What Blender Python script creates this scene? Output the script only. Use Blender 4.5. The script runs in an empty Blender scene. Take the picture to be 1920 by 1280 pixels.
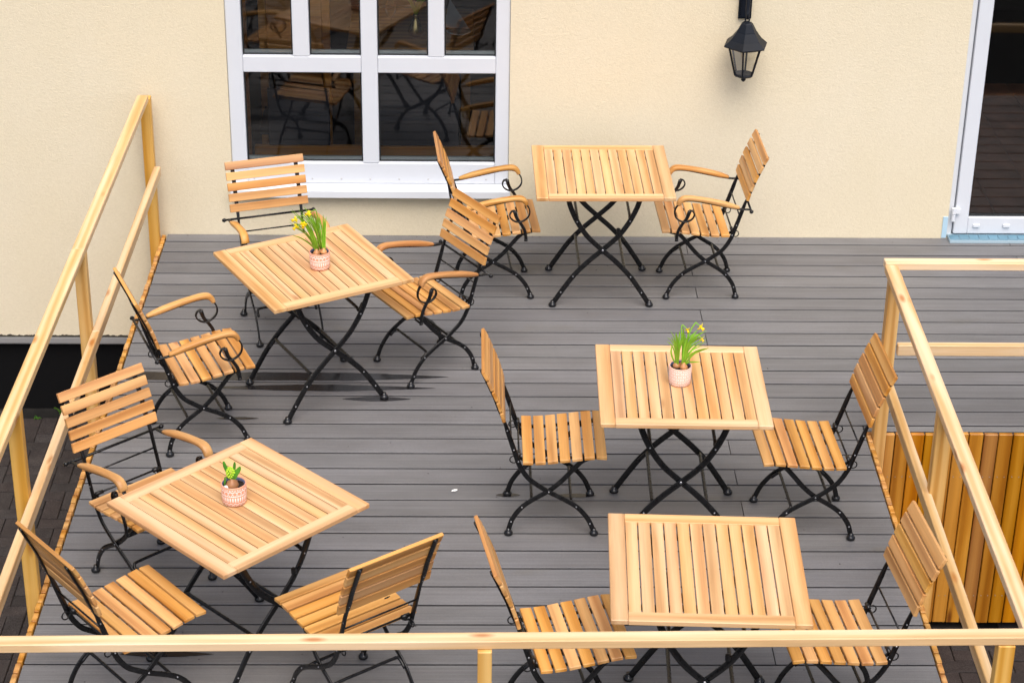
import bpy, bmesh, math, random
from mathutils import Vector, Matrix

random.seed(7)
R = math.radians
scene = bpy.context.scene
COL = scene.collection

# ------------------------------------------------------------------ camera
cam_d = bpy.data.cameras.new('camera')
cam = bpy.data.objects.new('camera', cam_d)
COL.objects.link(cam)
scene.camera = cam
PITCH, YAW, ROLL = 0.47496346, 0.02337275, -0.01498232
fw = Vector((math.sin(YAW) * math.cos(PITCH), math.cos(YAW) * math.cos(PITCH), -math.sin(PITCH)))
rt0 = Vector((math.cos(YAW), -math.sin(YAW), 0))
dn0 = fw.cross(rt0)
rt = rt0 * math.cos(ROLL) + dn0 * math.sin(ROLL)
dn = -rt0 * math.sin(ROLL) + dn0 * math.cos(ROLL)
cm = Matrix.Identity(4)
for i in range(3):
    cm[i][0], cm[i][1], cm[i][2] = rt[i], -dn[i], -fw[i]
cm[0][3], cm[1][3], cm[2][3] = 0.0, -11.8596, 5.42455
cam.matrix_world = cm
cam_d.sensor_fit = 'HORIZONTAL'
cam_d.sensor_width = 36.0
cam_d.lens = 36.0 * 3992.37 / 1920.0
cam_d.clip_start = 0.1
cam_d.clip_end = 2000
cam_d.dof.use_dof = True
cam_d.dof.focus_distance = 10.0
cam_d.dof.aperture_fstop = 8.0

# ------------------------------------------------------------------ world, sun, exposure
SUN_EL, SUN_AZ = 60.0, 172.0          # azimuth clockwise from +Y (towards the wall)
world = bpy.data.worlds.new('World')
scene.world = world
world.use_nodes = True
wn = world.node_tree
wn.nodes.clear()
sky = wn.nodes.new('ShaderNodeTexSky')
sky.sky_type = 'NISHITA'
sky.sun_disc = False
sky.sun_elevation = R(SUN_EL)
sky.sun_rotation = R(SUN_AZ)
sky.air_density = 1.0
sky.dust_density = 4.5
sky.ozone_density = 0.8
bg = wn.nodes.new('ShaderNodeBackground')
bg.inputs['Strength'].default_value = 0.125
wo = wn.nodes.new('ShaderNodeOutputWorld')
wn.links.new(sky.outputs[0], bg.inputs[0])
wn.links.new(bg.outputs[0], wo.inputs[0])

sun_d = bpy.data.lights.new('sun', 'SUN')
sun_d.energy = 1.5
sun_d.angle = R(50)
sun_d.color = (1.0, 0.97, 0.93)
sun = bpy.data.objects.new('sun', sun_d)
COL.objects.link(sun)
sdir = Vector((math.sin(R(SUN_AZ)) * math.cos(R(SUN_EL)), math.cos(R(SUN_AZ)) * math.cos(R(SUN_EL)), math.sin(R(SUN_EL))))
sun.rotation_euler = sdir.to_track_quat('Z', 'Y').to_euler()
sun.location = (3, -8, 12)

vs = scene.view_settings
vs.view_transform = 'Standard'
vs.look = 'None'
vs.exposure = 0.72
vs.gamma = 1.0
vs.use_curve_mapping = False

# ------------------------------------------------------------------ node helpers
class X:
    """tiny wrapper so that node maths can be written as expressions"""
    def __init__(s, nt, sock): s.nt, s.k = nt, sock
    def _m(s, op, *a):
        n = s.nt.nodes.new('ShaderNodeMath'); n.operation = op
        for i, v in enumerate((s,) + a):
            if isinstance(v, X): s.nt.links.new(v.k, n.inputs[i])
            else: n.inputs[i].default_value = v
        return X(s.nt, n.outputs[0])
    def __add__(s, o): return s._m('ADD', o)
    def __sub__(s, o): return s._m('SUBTRACT', o)
    def __mul__(s, o): return s._m('MULTIPLY', o)
    def frac(s): return s._m('FRACT')
    def floor(s): return s._m('FLOOR')
    def abs(s): return s._m('ABSOLUTE')
    def lt(s, o): return s._m('LESS_THAN', o)
    def gt(s, o): return s._m('GREATER_THAN', o)
    def mx(s, o): return s._m('MAXIMUM', o)
    def sqrt(s): return s._m('SQRT')
    def sin(s): return s._m('SINE')
    def mod(s, o): return s._m('MODULO', o)

class Mat:
    def __init__(s, name, rough=0.5, metal=0.0, spec=0.5):
        s.m = bpy.data.materials.new(name); s.m.use_nodes = True
        s.nt = s.m.node_tree
        s.b = s.nt.nodes['Principled BSDF']
        s.b.inputs['Roughness'].default_value = rough
        s.b.inputs['Metallic'].default_value = metal
        s.b.inputs['Specular IOR Level'].default_value = spec
    def node(s, t, **kw):
        n = s.nt.nodes.new(t)
        for k, v in kw.items(): setattr(n, k, v)
        return n
    def link(s, a, b): s.nt.links.new(a.k if isinstance(a, X) else a, b)
    def coords(s, scale=(1, 1, 1), rnd=True, kind='Object'):
        tc = s.node('ShaderNodeTexCoord')
        src = tc.outputs[kind]
        if rnd:
            oi = s.node('ShaderNodeObjectInfo')
            ml = s.node('ShaderNodeVectorMath', operation='MULTIPLY_ADD')
            cx = s.node('ShaderNodeCombineXYZ')
            for i, f in enumerate((37.0, 61.0, 53.0)):
                s.link(X(s.nt, oi.outputs['Random']) * f, cx.inputs[i])
            ml.inputs[1].default_value = (1, 1, 1)
            s.link(src, ml.inputs[0]); s.link(cx.outputs[0], ml.inputs[2])
            src = ml.outputs[0]
        mp = s.node('ShaderNodeMapping'); mp.inputs['Scale'].default_value = scale
        s.link(src, mp.inputs['Vector'])
        return mp.outputs[0]
    def noise(s, vec, scale, detail=4, rough=0.55, dist=0.0):
        n = s.node('ShaderNodeTexNoise')
        n.inputs['Scale'].default_value = scale; n.inputs['Detail'].default_value = detail
        n.inputs['Roughness'].default_value = rough; n.inputs['Distortion'].default_value = dist
        if vec is not None: s.link(vec, n.inputs['Vector'])
        return n.outputs['Fac']
    def ramp(s, fac, stops):
        r = s.node('ShaderNodeValToRGB')
        el = r.color_ramp.elements
        while len(el) < len(stops): el.new(0.5)
        for e, (p, c) in zip(el, stops):
            e.position = p; e.color = (c[0], c[1], c[2], 1)
        s.link(fac, r.inputs[0])
        return r.outputs[0]
    def mix(s, fac, a, b, mode='MIX'):
        n = s.node('ShaderNodeMix', data_type='RGBA', blend_type=mode)
        if isinstance(fac, (int, float)): n.inputs['Factor'].default_value = fac
        else: s.link(fac, n.inputs['Factor'])
        for v, k in ((a, 6), (b, 7)):
            if isinstance(v, tuple): n.inputs[k].default_value = (v[0], v[1], v[2], 1)
            else: s.link(v, n.inputs[k])
        return n.outputs[2]
    def hsv(s, col, h=None, sa=None, v=None):
        n = s.node('ShaderNodeHueSaturation')
        s.link(col, n.inputs['Color'])
        for val, k in ((h, 'Hue'), (sa, 'Saturation'), (v, 'Value')):
            if val is not None:
                if isinstance(val, X): s.link(val, n.inputs[k])
                else: n.inputs[k].default_value = val
        return n.outputs[0]
    def rnd(s):
        return X(s.nt, s.node('ShaderNodeObjectInfo').outputs['Random'])
    def bump(s, h, strength=0.3, dist=0.002):
        n = s.node('ShaderNodeBump'); n.inputs['Strength'].default_value = strength
        n.inputs['Distance'].default_value = dist
        s.link(h, n.inputs['Height']); s.link(n.outputs[0], s.b.inputs['Normal'])
    def col(s, c):
        if isinstance(c, tuple): s.b.inputs['Base Color'].default_value = (c[0], c[1], c[2], 1)
        else: s.link(c, s.b.inputs['Base Color'])
        return s

def wood(name, light, mid, dark, rough=0.45, knots=None, streak=0.35, vary=0.25, hue=0.01, band=4.5, sapw=0.45, kgate=0.52, klong=2.6):
    """board wood; grain runs along the object's local X"""
    m = Mat(name, rough, 0, 0.4)
    v1 = m.coords((1.1, 9, 9))
    warp = m.noise(v1, 1.3, 3, 0.5, 0.6)
    v2 = m.coords((0.35, band, band))
    wv = m.node('ShaderNodeTexWave', wave_type='BANDS', bands_direction='Y', wave_profile='SIN')
    wv.inputs['Scale'].default_value = 0.9; wv.inputs['Distortion'].default_value = 7.0
    wv.inputs['Detail'].default_value = 2.5; wv.inputs['Detail Scale'].default_value = 0.8
    m.link(v2, wv.inputs['Vector'])
    fine = m.noise(m.coords((3.0, 130, 130)), 1.0, 3, 0.6)
    tone = X(m.nt, warp) * 0.62 + X(m.nt, wv.outputs['Fac']) * 0.38
    c = m.ramp(tone, [(0.25, dark), (0.5, mid), (0.72, light)])
    fs = m.ramp(fine, [(0.3, (1 - streak,) * 3), (0.65, (1.0, 1.0, 1.0))])
    c = m.mix(1.0, c, fs, 'MULTIPLY')
    sap = m.noise(m.coords((0.5, 11, 11)), 1.0, 2, 0.5, 0.3)
    sf = m.ramp(sap, [(0.56, (0, 0, 0)), (0.64, (sapw, sapw, sapw))])
    c = m.mix(sf, c, tuple(min(1.0, x * y) for x, y in zip(light, (1.07, 1.16, 1.35))))
    if knots:
        vo = m.node('ShaderNodeTexVoronoi', feature='F1'); vo.inputs['Scale'].default_value = 1.0
        m.link(m.coords((klong, 11, 11)), vo.inputs['Vector'])
        kf = m.ramp(vo.outputs['Distance'], [(0.07, (1, 1, 1)), (0.2, (0, 0, 0))])
        gate = m.noise(m.coords((0.8, 2, 2)), 2.3, 1)
        gt = m.ramp(gate, [(kgate, (0, 0, 0)), (kgate + 0.05, (1, 1, 1))])
        kf = m.mix(1.0, kf, gt, 'MULTIPLY')
        c = m.mix(kf, c, knots)
    r = m.rnd()
    c = m.hsv(c, h=r * (2 * hue) + (0.5 - hue), sa=(r * 7.13).frac() * 0.14 + 0.93, v=(r * 13.7).frac() * vary + (1 - vary * 0.5))
    m.col(c)
    m.bump(fine, 0.25, 0.0012)
    return m.m

def plain(name, c, rough=0.5, metal=0.0, spec=0.5, var=0.0, bump=0.0, bscale=200.0):
    m = Mat(name, rough, metal, spec)
    n = m.noise(m.coords((1, 1, 1)), 6.0, 4)
    lo = tuple(x * (1 - var) for x in c); hi = tuple(min(1, x * (1 + var)) for x in c)
    m.col(m.ramp(n, [(0.3, lo), (0.7, hi)]))
    if bump: m.bump(m.noise(m.coords((1, 1, 1)), bscale, 3), bump, 0.002)
    return m.m

# ------------------------------------------------------------------ materials
M = {}
M['teak_chair'] = wood('teak_chair', (0.66, 0.35, 0.115), (0.575, 0.28, 0.08), (0.43, 0.185, 0.046), 0.42, knots=(0.34, 0.13, 0.035), kgate=0.62, vary=0.28, streak=0.16, hue=0.004)
M['teak_table'] = wood('teak_table', (0.72, 0.45, 0.228), (0.65, 0.375, 0.17), (0.51, 0.265, 0.105), 0.40, knots=(0.40, 0.18, 0.06), kgate=0.62, vary=0.22, streak=0.15, hue=0.004)
M['spruce'] = wood('spruce', (0.78, 0.56, 0.33), (0.72, 0.48, 0.24), (0.61, 0.36, 0.145), 0.5, knots=(0.44, 0.19, 0.06), kgate=0.40, klong=3.4, vary=0.08, streak=0.15, hue=0.003, band=7)
M['larch'] = wood('larch', (0.50, 0.22, 0.033), (0.42, 0.168, 0.02), (0.31, 0.11, 0.011), 0.4, knots=(0.14, 0.04, 0.006), vary=0.36, streak=0.12, hue=0.006)
M['spruce_post'] = wood('spruce_post', (0.74, 0.45, 0.15), (0.68, 0.385, 0.11), (0.56, 0.28, 0.06), 0.5, knots=(0.36, 0.13, 0.03), kgate=0.5, vary=0.08, streak=0.08, hue=0.003, band=7)
M['larch_lit_tops'] = wood('larch_lit_tops', (0.66, 0.34, 0.10), (0.56, 0.27, 0.06), (0.40, 0.16, 0.03), 0.5, vary=0.34, streak=0.1, hue=0.004)  # paler copy of larch; daylight on the plank tops is put into the colour
M['oak_inside'] = wood('oak_inside', (0.60, 0.29, 0.07), (0.50, 0.22, 0.045), (0.36, 0.14, 0.03), 0.45)

def black_metal():
    m = Mat('black_metal', 0.3, 0.0, 0.4)
    n = m.noise(m.coords((1, 1, 1)), 38.0, 4, 0.6)
    m.col(m.ramp(n, [(0.4, (0.0035, 0.0035, 0.004)), (0.62, (0.006, 0.006, 0.007)), (0.74, (0.02, 0.02, 0.02))]))
    rr = m.ramp(n, [(0.3, (0.2,) * 3), (0.7, (0.4,) * 3)])
    m.link(rr, m.b.inputs['Roughness'])
    m.bump(m.noise(m.coords((1, 1, 1)), 90.0, 2), 0.25, 0.001)
    return m.m
M['black_metal'] = black_metal()
M['rivet'] = plain('rivet_steel', (0.34, 0.34, 0.36), 0.35, 1.0)
M['rubber'] = plain('rubber', (0.006, 0.006, 0.007), 0.25, 0, 0.5, 0.2)

def deck_mat():
    m = Mat('deck_composite', 0.55, 0, 0.35)
    v = m.coords((1, 1, 1))
    streak = m.noise(m.coords((1.1, 95, 20)), 1.0, 4, 0.7)
    speck = m.noise(v, 260.0, 2, 0.6)
    blotch = m.noise(m.coords((1.0, 3.0, 1)), 2.0, 4, 0.6)
    base = m.ramp(streak, [(0.28, (0.126, 0.125, 0.128)), (0.72, (0.188, 0.186, 0.191))])
    sp = m.ramp(speck, [(0.3, (0.86,) * 3), (0.7, (1.12,) * 3)])
    base = m.mix(1.0, base, sp, 'MULTIPLY')
    bl = m.ramp(blotch, [(0.3, (0.86, 0.85, 0.84)), (0.7, (1.08, 1.08, 1.09))])
    base = m.mix(1.0, base, bl, 'MULTIPLY')
    st = m.noise(m.coords((1.0, 2.2, 1)), 1.3, 3, 0.5)
    stf = m.ramp(st, [(0.66, (0, 0, 0)), (0.76, (0.45,) * 3)])
    base = m.mix(stf, base, (0.135, 0.118, 0.09))
    r = m.rnd()
    base = m.hsv(base, v=r * 0.2 + 0.9, sa=(r * 5.3).frac() * 0.6 + 0.7)
    m.col(base)
    sx = m.node('ShaderNodeSeparateXYZ')
    tc = m.node('ShaderNodeTexCoord')
    m.link(tc.outputs['Object'], sx.inputs[0])
    g = (X(m.nt, sx.outputs[1]) * (6.2832 / 0.0105)).sin() * 0.5 + 0.5
    h = g * 0.75 + X(m.nt, speck) * 0.5 + X(m.nt, streak) * 0.6
    m.bump(h.k, 0.5, 0.0014)
    return m.m
M['deck'] = deck_mat()
M['dark_under'] = plain('shadow_timber', (0.006, 0.006, 0.006), 0.9)  # shade between and below the boards is put into this near-black colour

def stucco_mat():
    m = Mat('stucco', 0.9, 0, 0.2)
    v = m.coords((0.75, 1, 1.15), rnd=False)
    n1 = m.noise(v, 78.0, 3, 0.55, 1.1)
    n2 = m.noise(v, 150.0, 2, 0.6)
    big = m.noise(m.coords((1, 1, 0.7), rnd=False), 0.8, 4, 0.6)
    c = m.ramp(big, [(0.3, (0.70, 0.62, 0.445)), (0.7, (0.73, 0.655, 0.50))])
    c2 = m.ramp(n1, [(0.3, (0.95, 0.94, 0.925)), (0.65, (1.02, 1.02, 1.02))])
    c = m.mix(1.0, c, c2, 'MULTIPLY')
    # grime where splash water reaches, with its own ragged outline
    tc = m.node('ShaderNodeTexCoord'); sx = m.node('ShaderNodeSeparateXYZ')
    m.link(tc.outputs['Object'], sx.inputs[0])
    zz = X(m.nt, sx.outputs[2])
    rag = X(m.nt, m.noise(m.coords((3, 1, 1), rnd=False), 7.0, 4, 0.65))
    gr = (zz + rag * 0.05)
    low = gr.lt(-0.675)
    c = m.mix(low.k, c, (0.05, 0.045, 0.035))
    m.col(c)
    h = X(m.nt, n1) * 1.0 + X(m.nt, n2) * 0.35
    m.bump(h.k, 0.42, 0.005)
    return m.m
M['stucco'] = stucco_mat()
M['pvc'] = plain('white_pvc', (0.64, 0.67, 0.715), 0.32, 0, 0.5, 0.015)
M['pvc_bright'] = plain('white_aluminium_sill', (0.70, 0.73, 0.77), 0.3, 0, 0.5, 0.01)
M['gasket'] = plain('gasket', (0.012, 0.014, 0.015), 0.5)
M['spacer'] = plain('glazing_spacer', (0.62, 0.68, 0.68), 0.4, 0.0)
M['alu'] = plain('aluminium', (0.52, 0.52, 0.52), 0.4, 0.6)
M['plinth'] = plain('bitumen_plinth', (0.0035, 0.0035, 0.004), 0.8, 0, 0.15)
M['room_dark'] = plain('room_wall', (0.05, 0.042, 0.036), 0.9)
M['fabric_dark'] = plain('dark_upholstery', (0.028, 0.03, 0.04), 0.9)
M['brass'] = plain('brass', (0.62, 0.47, 0.2), 0.25, 1.0)
M['ceramic'] = plain('ceramic', (0.7, 0.74, 0.72), 0.3)
M['napkin'] = plain('napkin_cloth', (0.3, 0.33, 0.36), 0.9, var=0.2)
M['paint_blue'] = plain('light_blue_film', (0.42, 0.60, 0.72), 0.4, 0, 0.5, 0.04)
M['tile_blue'] = plain('blue_glazed_tile', (0.10, 0.22, 0.30), 0.3, 0, 0.5, 0.14)
M['grout'] = plain('grout', (0.36, 0.48, 0.55), 0.8)
M['tile_brown'] = plain('brown_floor_tile', (0.34, 0.14, 0.075), 0.35, 0, 0.5, 0.35)
M['lantern'] = plain('lantern_paint', (0.004, 0.0065, 0.012), 0.5, 0, 0.25, 0.3, 0.3, 220)
M['soil'] = plain('soil', (0.02, 0.014, 0.01), 0.95, 0, 0.2, 0.6, 0.8, 120)
M['bulb'] = plain('bulb_skin', (0.46, 0.2, 0.075), 0.4, 0, 0.5, 0.5)
M['liner'] = plain('plant_liner', (0.1, 0.12, 0.2), 0.5)
M['scrap'] = plain('white_paper', (0.85, 0.85, 0.84), 0.8, 0, 0.3, 0.05)

def leaf_mat(name, a, b):
    m = Mat(name, 0.45, 0, 0.4)
    n = m.noise(m.coords((1, 1, 1)), 22.0, 3)
    c = m.ramp(n, [(0.3, a), (0.7, b)])
    r = m.rnd()
    m.col(m.hsv(c, v=r * 0.5 + 0.75, h=r * 0.03 + 0.485))
    m.b.inputs['Subsurface Weight'].default_value = 0.0
    return m.m
M['leaf'] = leaf_mat('leaf', (0.15, 0.34, 0.015), (0.27, 0.5, 0.03))
M['leaf_dark'] = leaf_mat('hyacinth_leaf', (0.035, 0.16, 0.012), (0.09, 0.30, 0.02))
M['bud'] = leaf_mat('hyacinth_bud', (0.36, 0.52, 0.02), (0.52, 0.68, 0.05))
M['petal'] = plain('petal', (0.9, 0.74, 0.02), 0.5, 0, 0.3, 0.08)
M['trumpet'] = plain('trumpet', (0.9, 0.58, 0.01), 0.5, 0, 0.3, 0.08)
M['weed'] = leaf_mat('weed_leaf', (0.04, 0.12, 0.015), (0.08, 0.2, 0.02))

def glass_mat(name, fac_boost, tint):
    m = bpy.data.materials.new(name); m.use_nodes = True
    nt = m.node_tree; nt.nodes.clear()
    o = nt.nodes.new('ShaderNodeOutputMaterial')
    tr = nt.nodes.new('ShaderNodeBsdfTransparent'); tr.inputs[0].default_value = (*tint, 1)
    gl = nt.nodes.new('ShaderNodeBsdfGlossy'); gl.inputs['Roughness'].default_value = 0.03
    gl.inputs[0].default_value = (1, 1, 1, 1)
    fr = nt.nodes.new('ShaderNodeFresnel'); fr.inputs[0].default_value = 1.5
    mu = nt.nodes.new('ShaderNodeMath'); mu.operation = 'MULTIPLY'; mu.use_clamp = True
    mu.inputs[1].default_value = fac_boost
    mx = nt.nodes.new('ShaderNodeMixShader')
    nt.links.new(fr.outputs[0], mu.inputs[0]); nt.links.new(mu.outputs[0], mx.inputs[0])
    nt.links.new(tr.outputs[0], mx.inputs[1]); nt.links.new(gl.outputs[0], mx.inputs[2])
    nt.links.new(mx.outputs[0], o.inputs[0])
    return m
M['glass'] = glass_mat('window_glass', 2.0, (0.82, 0.84, 0.83))
M['clear'] = glass_mat('clear_glass', 0.45, (0.98, 0.97, 0.93))

def paver_mat():
    m = Mat('paver', 0.9, 0, 0.2)
    n = m.noise(m.coords((1, 1, 1)), 9.0, 5, 0.65)
    f = m.noise(m.coords((1, 1, 1)), 170.0, 2, 0.6)
    c = m.ramp(n, [(0.3, (0.026, 0.021, 0.02)), (0.7, (0.044, 0.037, 0.035))])
    c = m.mix(1.0, c, m.ramp(f, [(0.35, (0.6,) * 3), (0.7, (1.5,) * 3)]), 'MULTIPLY')
    r = m.rnd()
    m.col(m.hsv(c, v=r * 0.24 + 0.88, sa=(r * 3.7).frac()*0.5 + 0.7))
    m.bump(f, 0.6, 0.003)
    return m.m
M['paver'] = paver_mat()
M['ground'] = plain('sandy_joint_ground', (0.012, 0.011, 0.01), 0.95, 0, 0.2, 0.4)

def wet_mat():
    m = Mat('wet_film', 0.22, 0, 0.5)
    m.col((0.017, 0.016, 0.017))
    n = m.noise(m.coords((1, 60, 1)), 3.0, 3)
    m.bump(n, 0.15, 0.001)
    return m.m
M['wet'] = wet_mat()

def pot_mat(name, kind):
    m = Mat(name, 0.75, 0, 0.25)
    uv = m.node('ShaderNodeUVMap'); uv.uv_map = 'UVMap'
    sx = m.node('ShaderNodeSeparateXYZ'); m.link(uv.outputs[0], sx.inputs[0])
    u, v = X(m.nt, sx.outputs[0]), X(m.nt, sx.outputs[1])      # u 0..1 around, v 0 bottom .. 1 rim
    if kind == 'bands':
        def tri(n): return ((u * n).frac() - 0.5).abs() * 2.0      # 0..1 triangle wave
        def line(c, w): return (v - c).abs().lt(w)
        def seg(n, d): return ((u * n).frac() - 0.5).abs().lt(d)
        mask = (v - (tri(18) * 0.06 + 0.76)).abs().lt(0.024)        # upper zigzag
        mask = mask.mx((v - (tri(18) * 0.06 + 0.12)).abs().lt(0.024))  # lower zigzag
        mask = mask.mx(line(0.56, 0.02))
        mask = mask.mx(line(0.60, 0.022)._m('MULTIPLY', seg(36, 0.22)))
        mask = mask.mx(line(0.68, 0.028)._m('MULTIPLY', seg(18, 0.16)))
        mask = mask.mx(line(0.89, 0.02)._m('MULTIPLY', seg(30, 0.28)))
        mask = mask.mx(line(0.40, 0.085)._m('MULTIPLY', seg(30, 0.27)))
        mask = mask.mx(line(0.27, 0.018)._m('MULTIPLY', seg(30, 0.28)))
        mask = mask.mx(line(0.065, 0.014)._m('MULTIPLY', seg(36, 0.3)))
    else:
        row = (v * 6.0).floor()
        uu = (u * 15.0 + row * 0.5).frac() - 0.5
        vv = (v * 6.0).frac() - 0.5
        d = (uu * uu + vv * vv).sqrt()
        mask = (d - 0.33).abs().lt(0.10).mx(d.lt(0.08))
        mask = mask._m('MULTIPLY', v.lt(0.93))
    wear = m.noise(m.coords((1, 1, 1)), 60.0, 3)
    wf = m.ramp(wear, [(0.2, (0.6,) * 3), (0.45, (1, 1, 1))])
    fac = m.node('ShaderNodeMath', operation='MULTIPLY')
    m.link(mask, fac.inputs[0]); m.link(wf, fac.inputs[1])
    body = m.ramp(m.noise(m.coords((1, 1, 1)), 20.0, 3), [(0.3, (0.70, 0.31, 0.19)), (0.7, (0.76, 0.37, 0.25))])
    if kind != 'bands': body = m.hsv(body, sa=0.8, v=1.12)
    m.col(m.mix(fac.outputs[0], body, (0.88, 0.83, 0.80)))
    return m.m
M['pot_bands'] = pot_mat('terracotta_band_print', 'bands')
M['pot_dots'] = pot_mat('terracotta_ring_print', 'dots')

# ------------------------------------------------------------------ geometry helpers
def link(o, parent=None):
    COL.objects.link(o)
    if parent is not None: o.parent = parent
    return o

def tag(o, label=None, cat=None, group=None, kind=None):
    if label: o['label'] = label
    if cat: o['category'] = cat
    if group: o['group'] = group
    if kind: o['kind'] = kind
    return o

def empty(name, loc=(0, 0, 0), rz=0.0, parent=None):
    o = bpy.data.objects.new(name, None)
    o.empty_display_size = 0.1
    o.location = loc; o.rotation_euler = (0, 0, rz)
    return link(o, parent)

def mk(name, verts, faces, mat, parent=None, smooth=False, mats=None, fm=None):
    me = bpy.data.meshes.new(name)
    me.from_pydata([tuple(v) for v in verts], [], faces)
    if mats:
        for k in mats: me.materials.append(M[k])
        if fm: me.polygons.foreach_set('material_index', fm)
    else:
        me.materials.append(M[mat])
    if smooth: me.polygons.foreach_set('use_smooth', [True] * len(faces))
    me.update()
    return link(bpy.data.objects.new(name, me), parent)

class MB:
    """collects shapes that form ONE part"""
    def __init__(s): s.v, s.f, s.mi = [], [], []
    def add(s, v, f, mi=0):
        o = len(s.v); s.v += [tuple(p) for p in v]; s.f += [tuple(i + o for i in q) for q in f]; s.mi += [mi] * len(f)
        return s
    def build(s, name, mat, parent=None, smooth=False, mats=None):
        return mk(name, s.v, s.f, mat, parent, smooth, mats, s.mi if mats else None)

def gbox(x0, x1, y0, y1, z0, z1):
    v = [(x, y, z) for z in (z0, z1) for y in (y0, y1) for x in (x0, x1)]
    f = [(0, 2, 3, 1), (4, 5, 7, 6), (0, 1, 5, 4), (2, 6, 7, 3), (0, 4, 6, 2), (1, 3, 7, 5)]
    return v, f

def bev_mesh(name, sx, sy, sz, bev, mat, jit=0.0):
    """chamfered box centred on the origin"""
    bm = bmesh.new()
    bmesh.ops.create_cube(bm, size=1.0)
    bmesh.ops.scale(bm, vec=(sx, sy, sz), verts=bm.verts)
    if jit:
        for v in bm.verts: v.co += Vector((random.uniform(-jit, jit), random.uniform(-jit, jit), random.uniform(-jit, jit)))
    if bev: bmesh.ops.bevel(bm, geom=bm.edges[:], offset=bev, segments=1, affect='EDGES')
    me = bpy.data.meshes.new(name); bm.to_mesh(me); bm.free()
    me.materials.append(M[mat])
    return me

def put(name, me, parent, loc, ax=None, az=None, rz=None):
    """object from shared mesh; ax / az = direction of its local X and Z"""
    o = bpy.data.objects.new(name, me)
    if ax is not None:
        ax = Vector(ax).normalized(); az = Vector(az).normalized(); ay = az.cross(ax).normalized(); az = ax.cross(ay)
        m = Matrix.Identity(4)
        for i in range(3): m[i][0], m[i][1], m[i][2], m[i][3] = ax[i], ay[i], az[i], loc[i]
        o.matrix_basis = m
    else:
        o.location = loc
        if rz is not None: o.rotation_euler = (0, 0, rz)
    return link(o, parent)

def spline(pts, n=6):
    pts = [Vector(p) for p in pts]
    out = []
    for i in range(len(pts) - 1):
        p0 = pts[i - 1] if i > 0 else pts[i] * 2 - pts[i + 1]
        p1, p2 = pts[i], pts[i + 1]
        p3 = pts[i + 2] if i + 2 < len(pts) else pts[i + 1] * 2 - pts[i]
        for k in range(n):
            t = k / n
            out.append(0.5 * ((2 * p1) + (p2 - p0) * t + (2 * p0 - 5 * p1 + 4 * p2 - p3) * t * t + (3 * p1 - p0 - 3 * p2 + p3) * t ** 3))
    out.append(pts[-1])
    return out

def sample(vals, n):
    """spread a short list of numbers over n samples"""
    out = []
    for i in range(n):
        t = i / (n - 1) * (len(vals) - 1); k = min(int(t), len(vals) - 2)
        out.append(vals[k] + (vals[k + 1] - vals[k]) * (t - k))
    return out

def flatbar(path, wn_, wy, yo=0.0, n=5, round_=False):
    """bar swept along a path in the XZ plane; wn_ = size across the path, wy = size along Y"""
    P = spline([(p[0], 0, p[1]) for p in path], n)
    N = len(P)
    a = sample(wn_, N) if isinstance(wn_, list) else [wn_] * N
    b = sample(wy, N) if isinstance(wy, list) else [wy] * N
    y = sample(yo, N) if isinstance(yo, list) else [yo] * N
    v, f = [], []
    K = 10 if round_ else 8
    for i, p in enumerate(P):
        t = (P[min(i + 1, N - 1)] - P[max(i - 1, 0)]).normalized()
        nn = Vector((-t.z, 0, t.x))
        A, B = a[i] / 2, b[i] / 2
        if round_:
            sec = []
            for k in range(K):
                c, s_ = math.cos(2 * math.pi * k / K), math.sin(2 * math.pi * k / K)
                sec.append((A * math.copysign(abs(c) ** 0.6, c), B * math.copysign(abs(s_) ** 0.6, s_)))
        else:
            c = min(A, B) * 0.45
            sec = [(A, B - c), (A - c, B), (-A + c, B), (-A, B - c), (-A, -B + c), (-A + c, -B), (A - c, -B), (A, -B + c)]
        for q, w in sec: v.append(p + nn * q + Vector((0, y[i] + w, 0)))
    for i in range(N - 1):
        for k in range(K):
            k2 = (k + 1) % K
            f.append((i * K + k, i * K + k2, (i + 1) * K + k2, (i + 1) * K + k))
    f.append(tuple(range(K - 1, -1, -1))); f.append(tuple((N - 1) * K + k for k in range(K)))
    return v, f

def tube(pts, r, seg=7, n=4, smooth_path=True, flat=1.0):
    P = spline(pts, n) if smooth_path else [Vector(p) for p in pts]
    N = len(P)
    rr = sample(r, N) if isinstance(r, list) else [r] * N
    v, f = [], []
    t = (P[1] - P[0]).normalized()
    ref = Vector((0, 0, 1)) if abs(t.z) < 0.9 else Vector((1, 0, 0))
    u = t.cross(ref).normalized()
    for i, p in enumerate(P):
        t = (P[min(i + 1, N - 1)] - P[max(i - 1, 0)]).normalized()
        u = (u - t * u.dot(t)).normalized(); w = t.cross(u)
        for k in range(seg):
            a = 2 * math.pi * k / seg
            v.append(p + u * (math.cos(a) * rr[i]) + w * (math.sin(a) * rr[i] * flat))
    for i in range(N - 1):
        for k in range(seg):
            k2 = (k + 1) % seg
            f.append((i * seg + k, i * seg + k2, (i + 1) * seg + k2, (i + 1) * seg + k))
    f.append(tuple(range(seg - 1, -1, -1))); f.append(tuple((N - 1) * seg + k for k in range(seg)))
    return v, f

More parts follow.
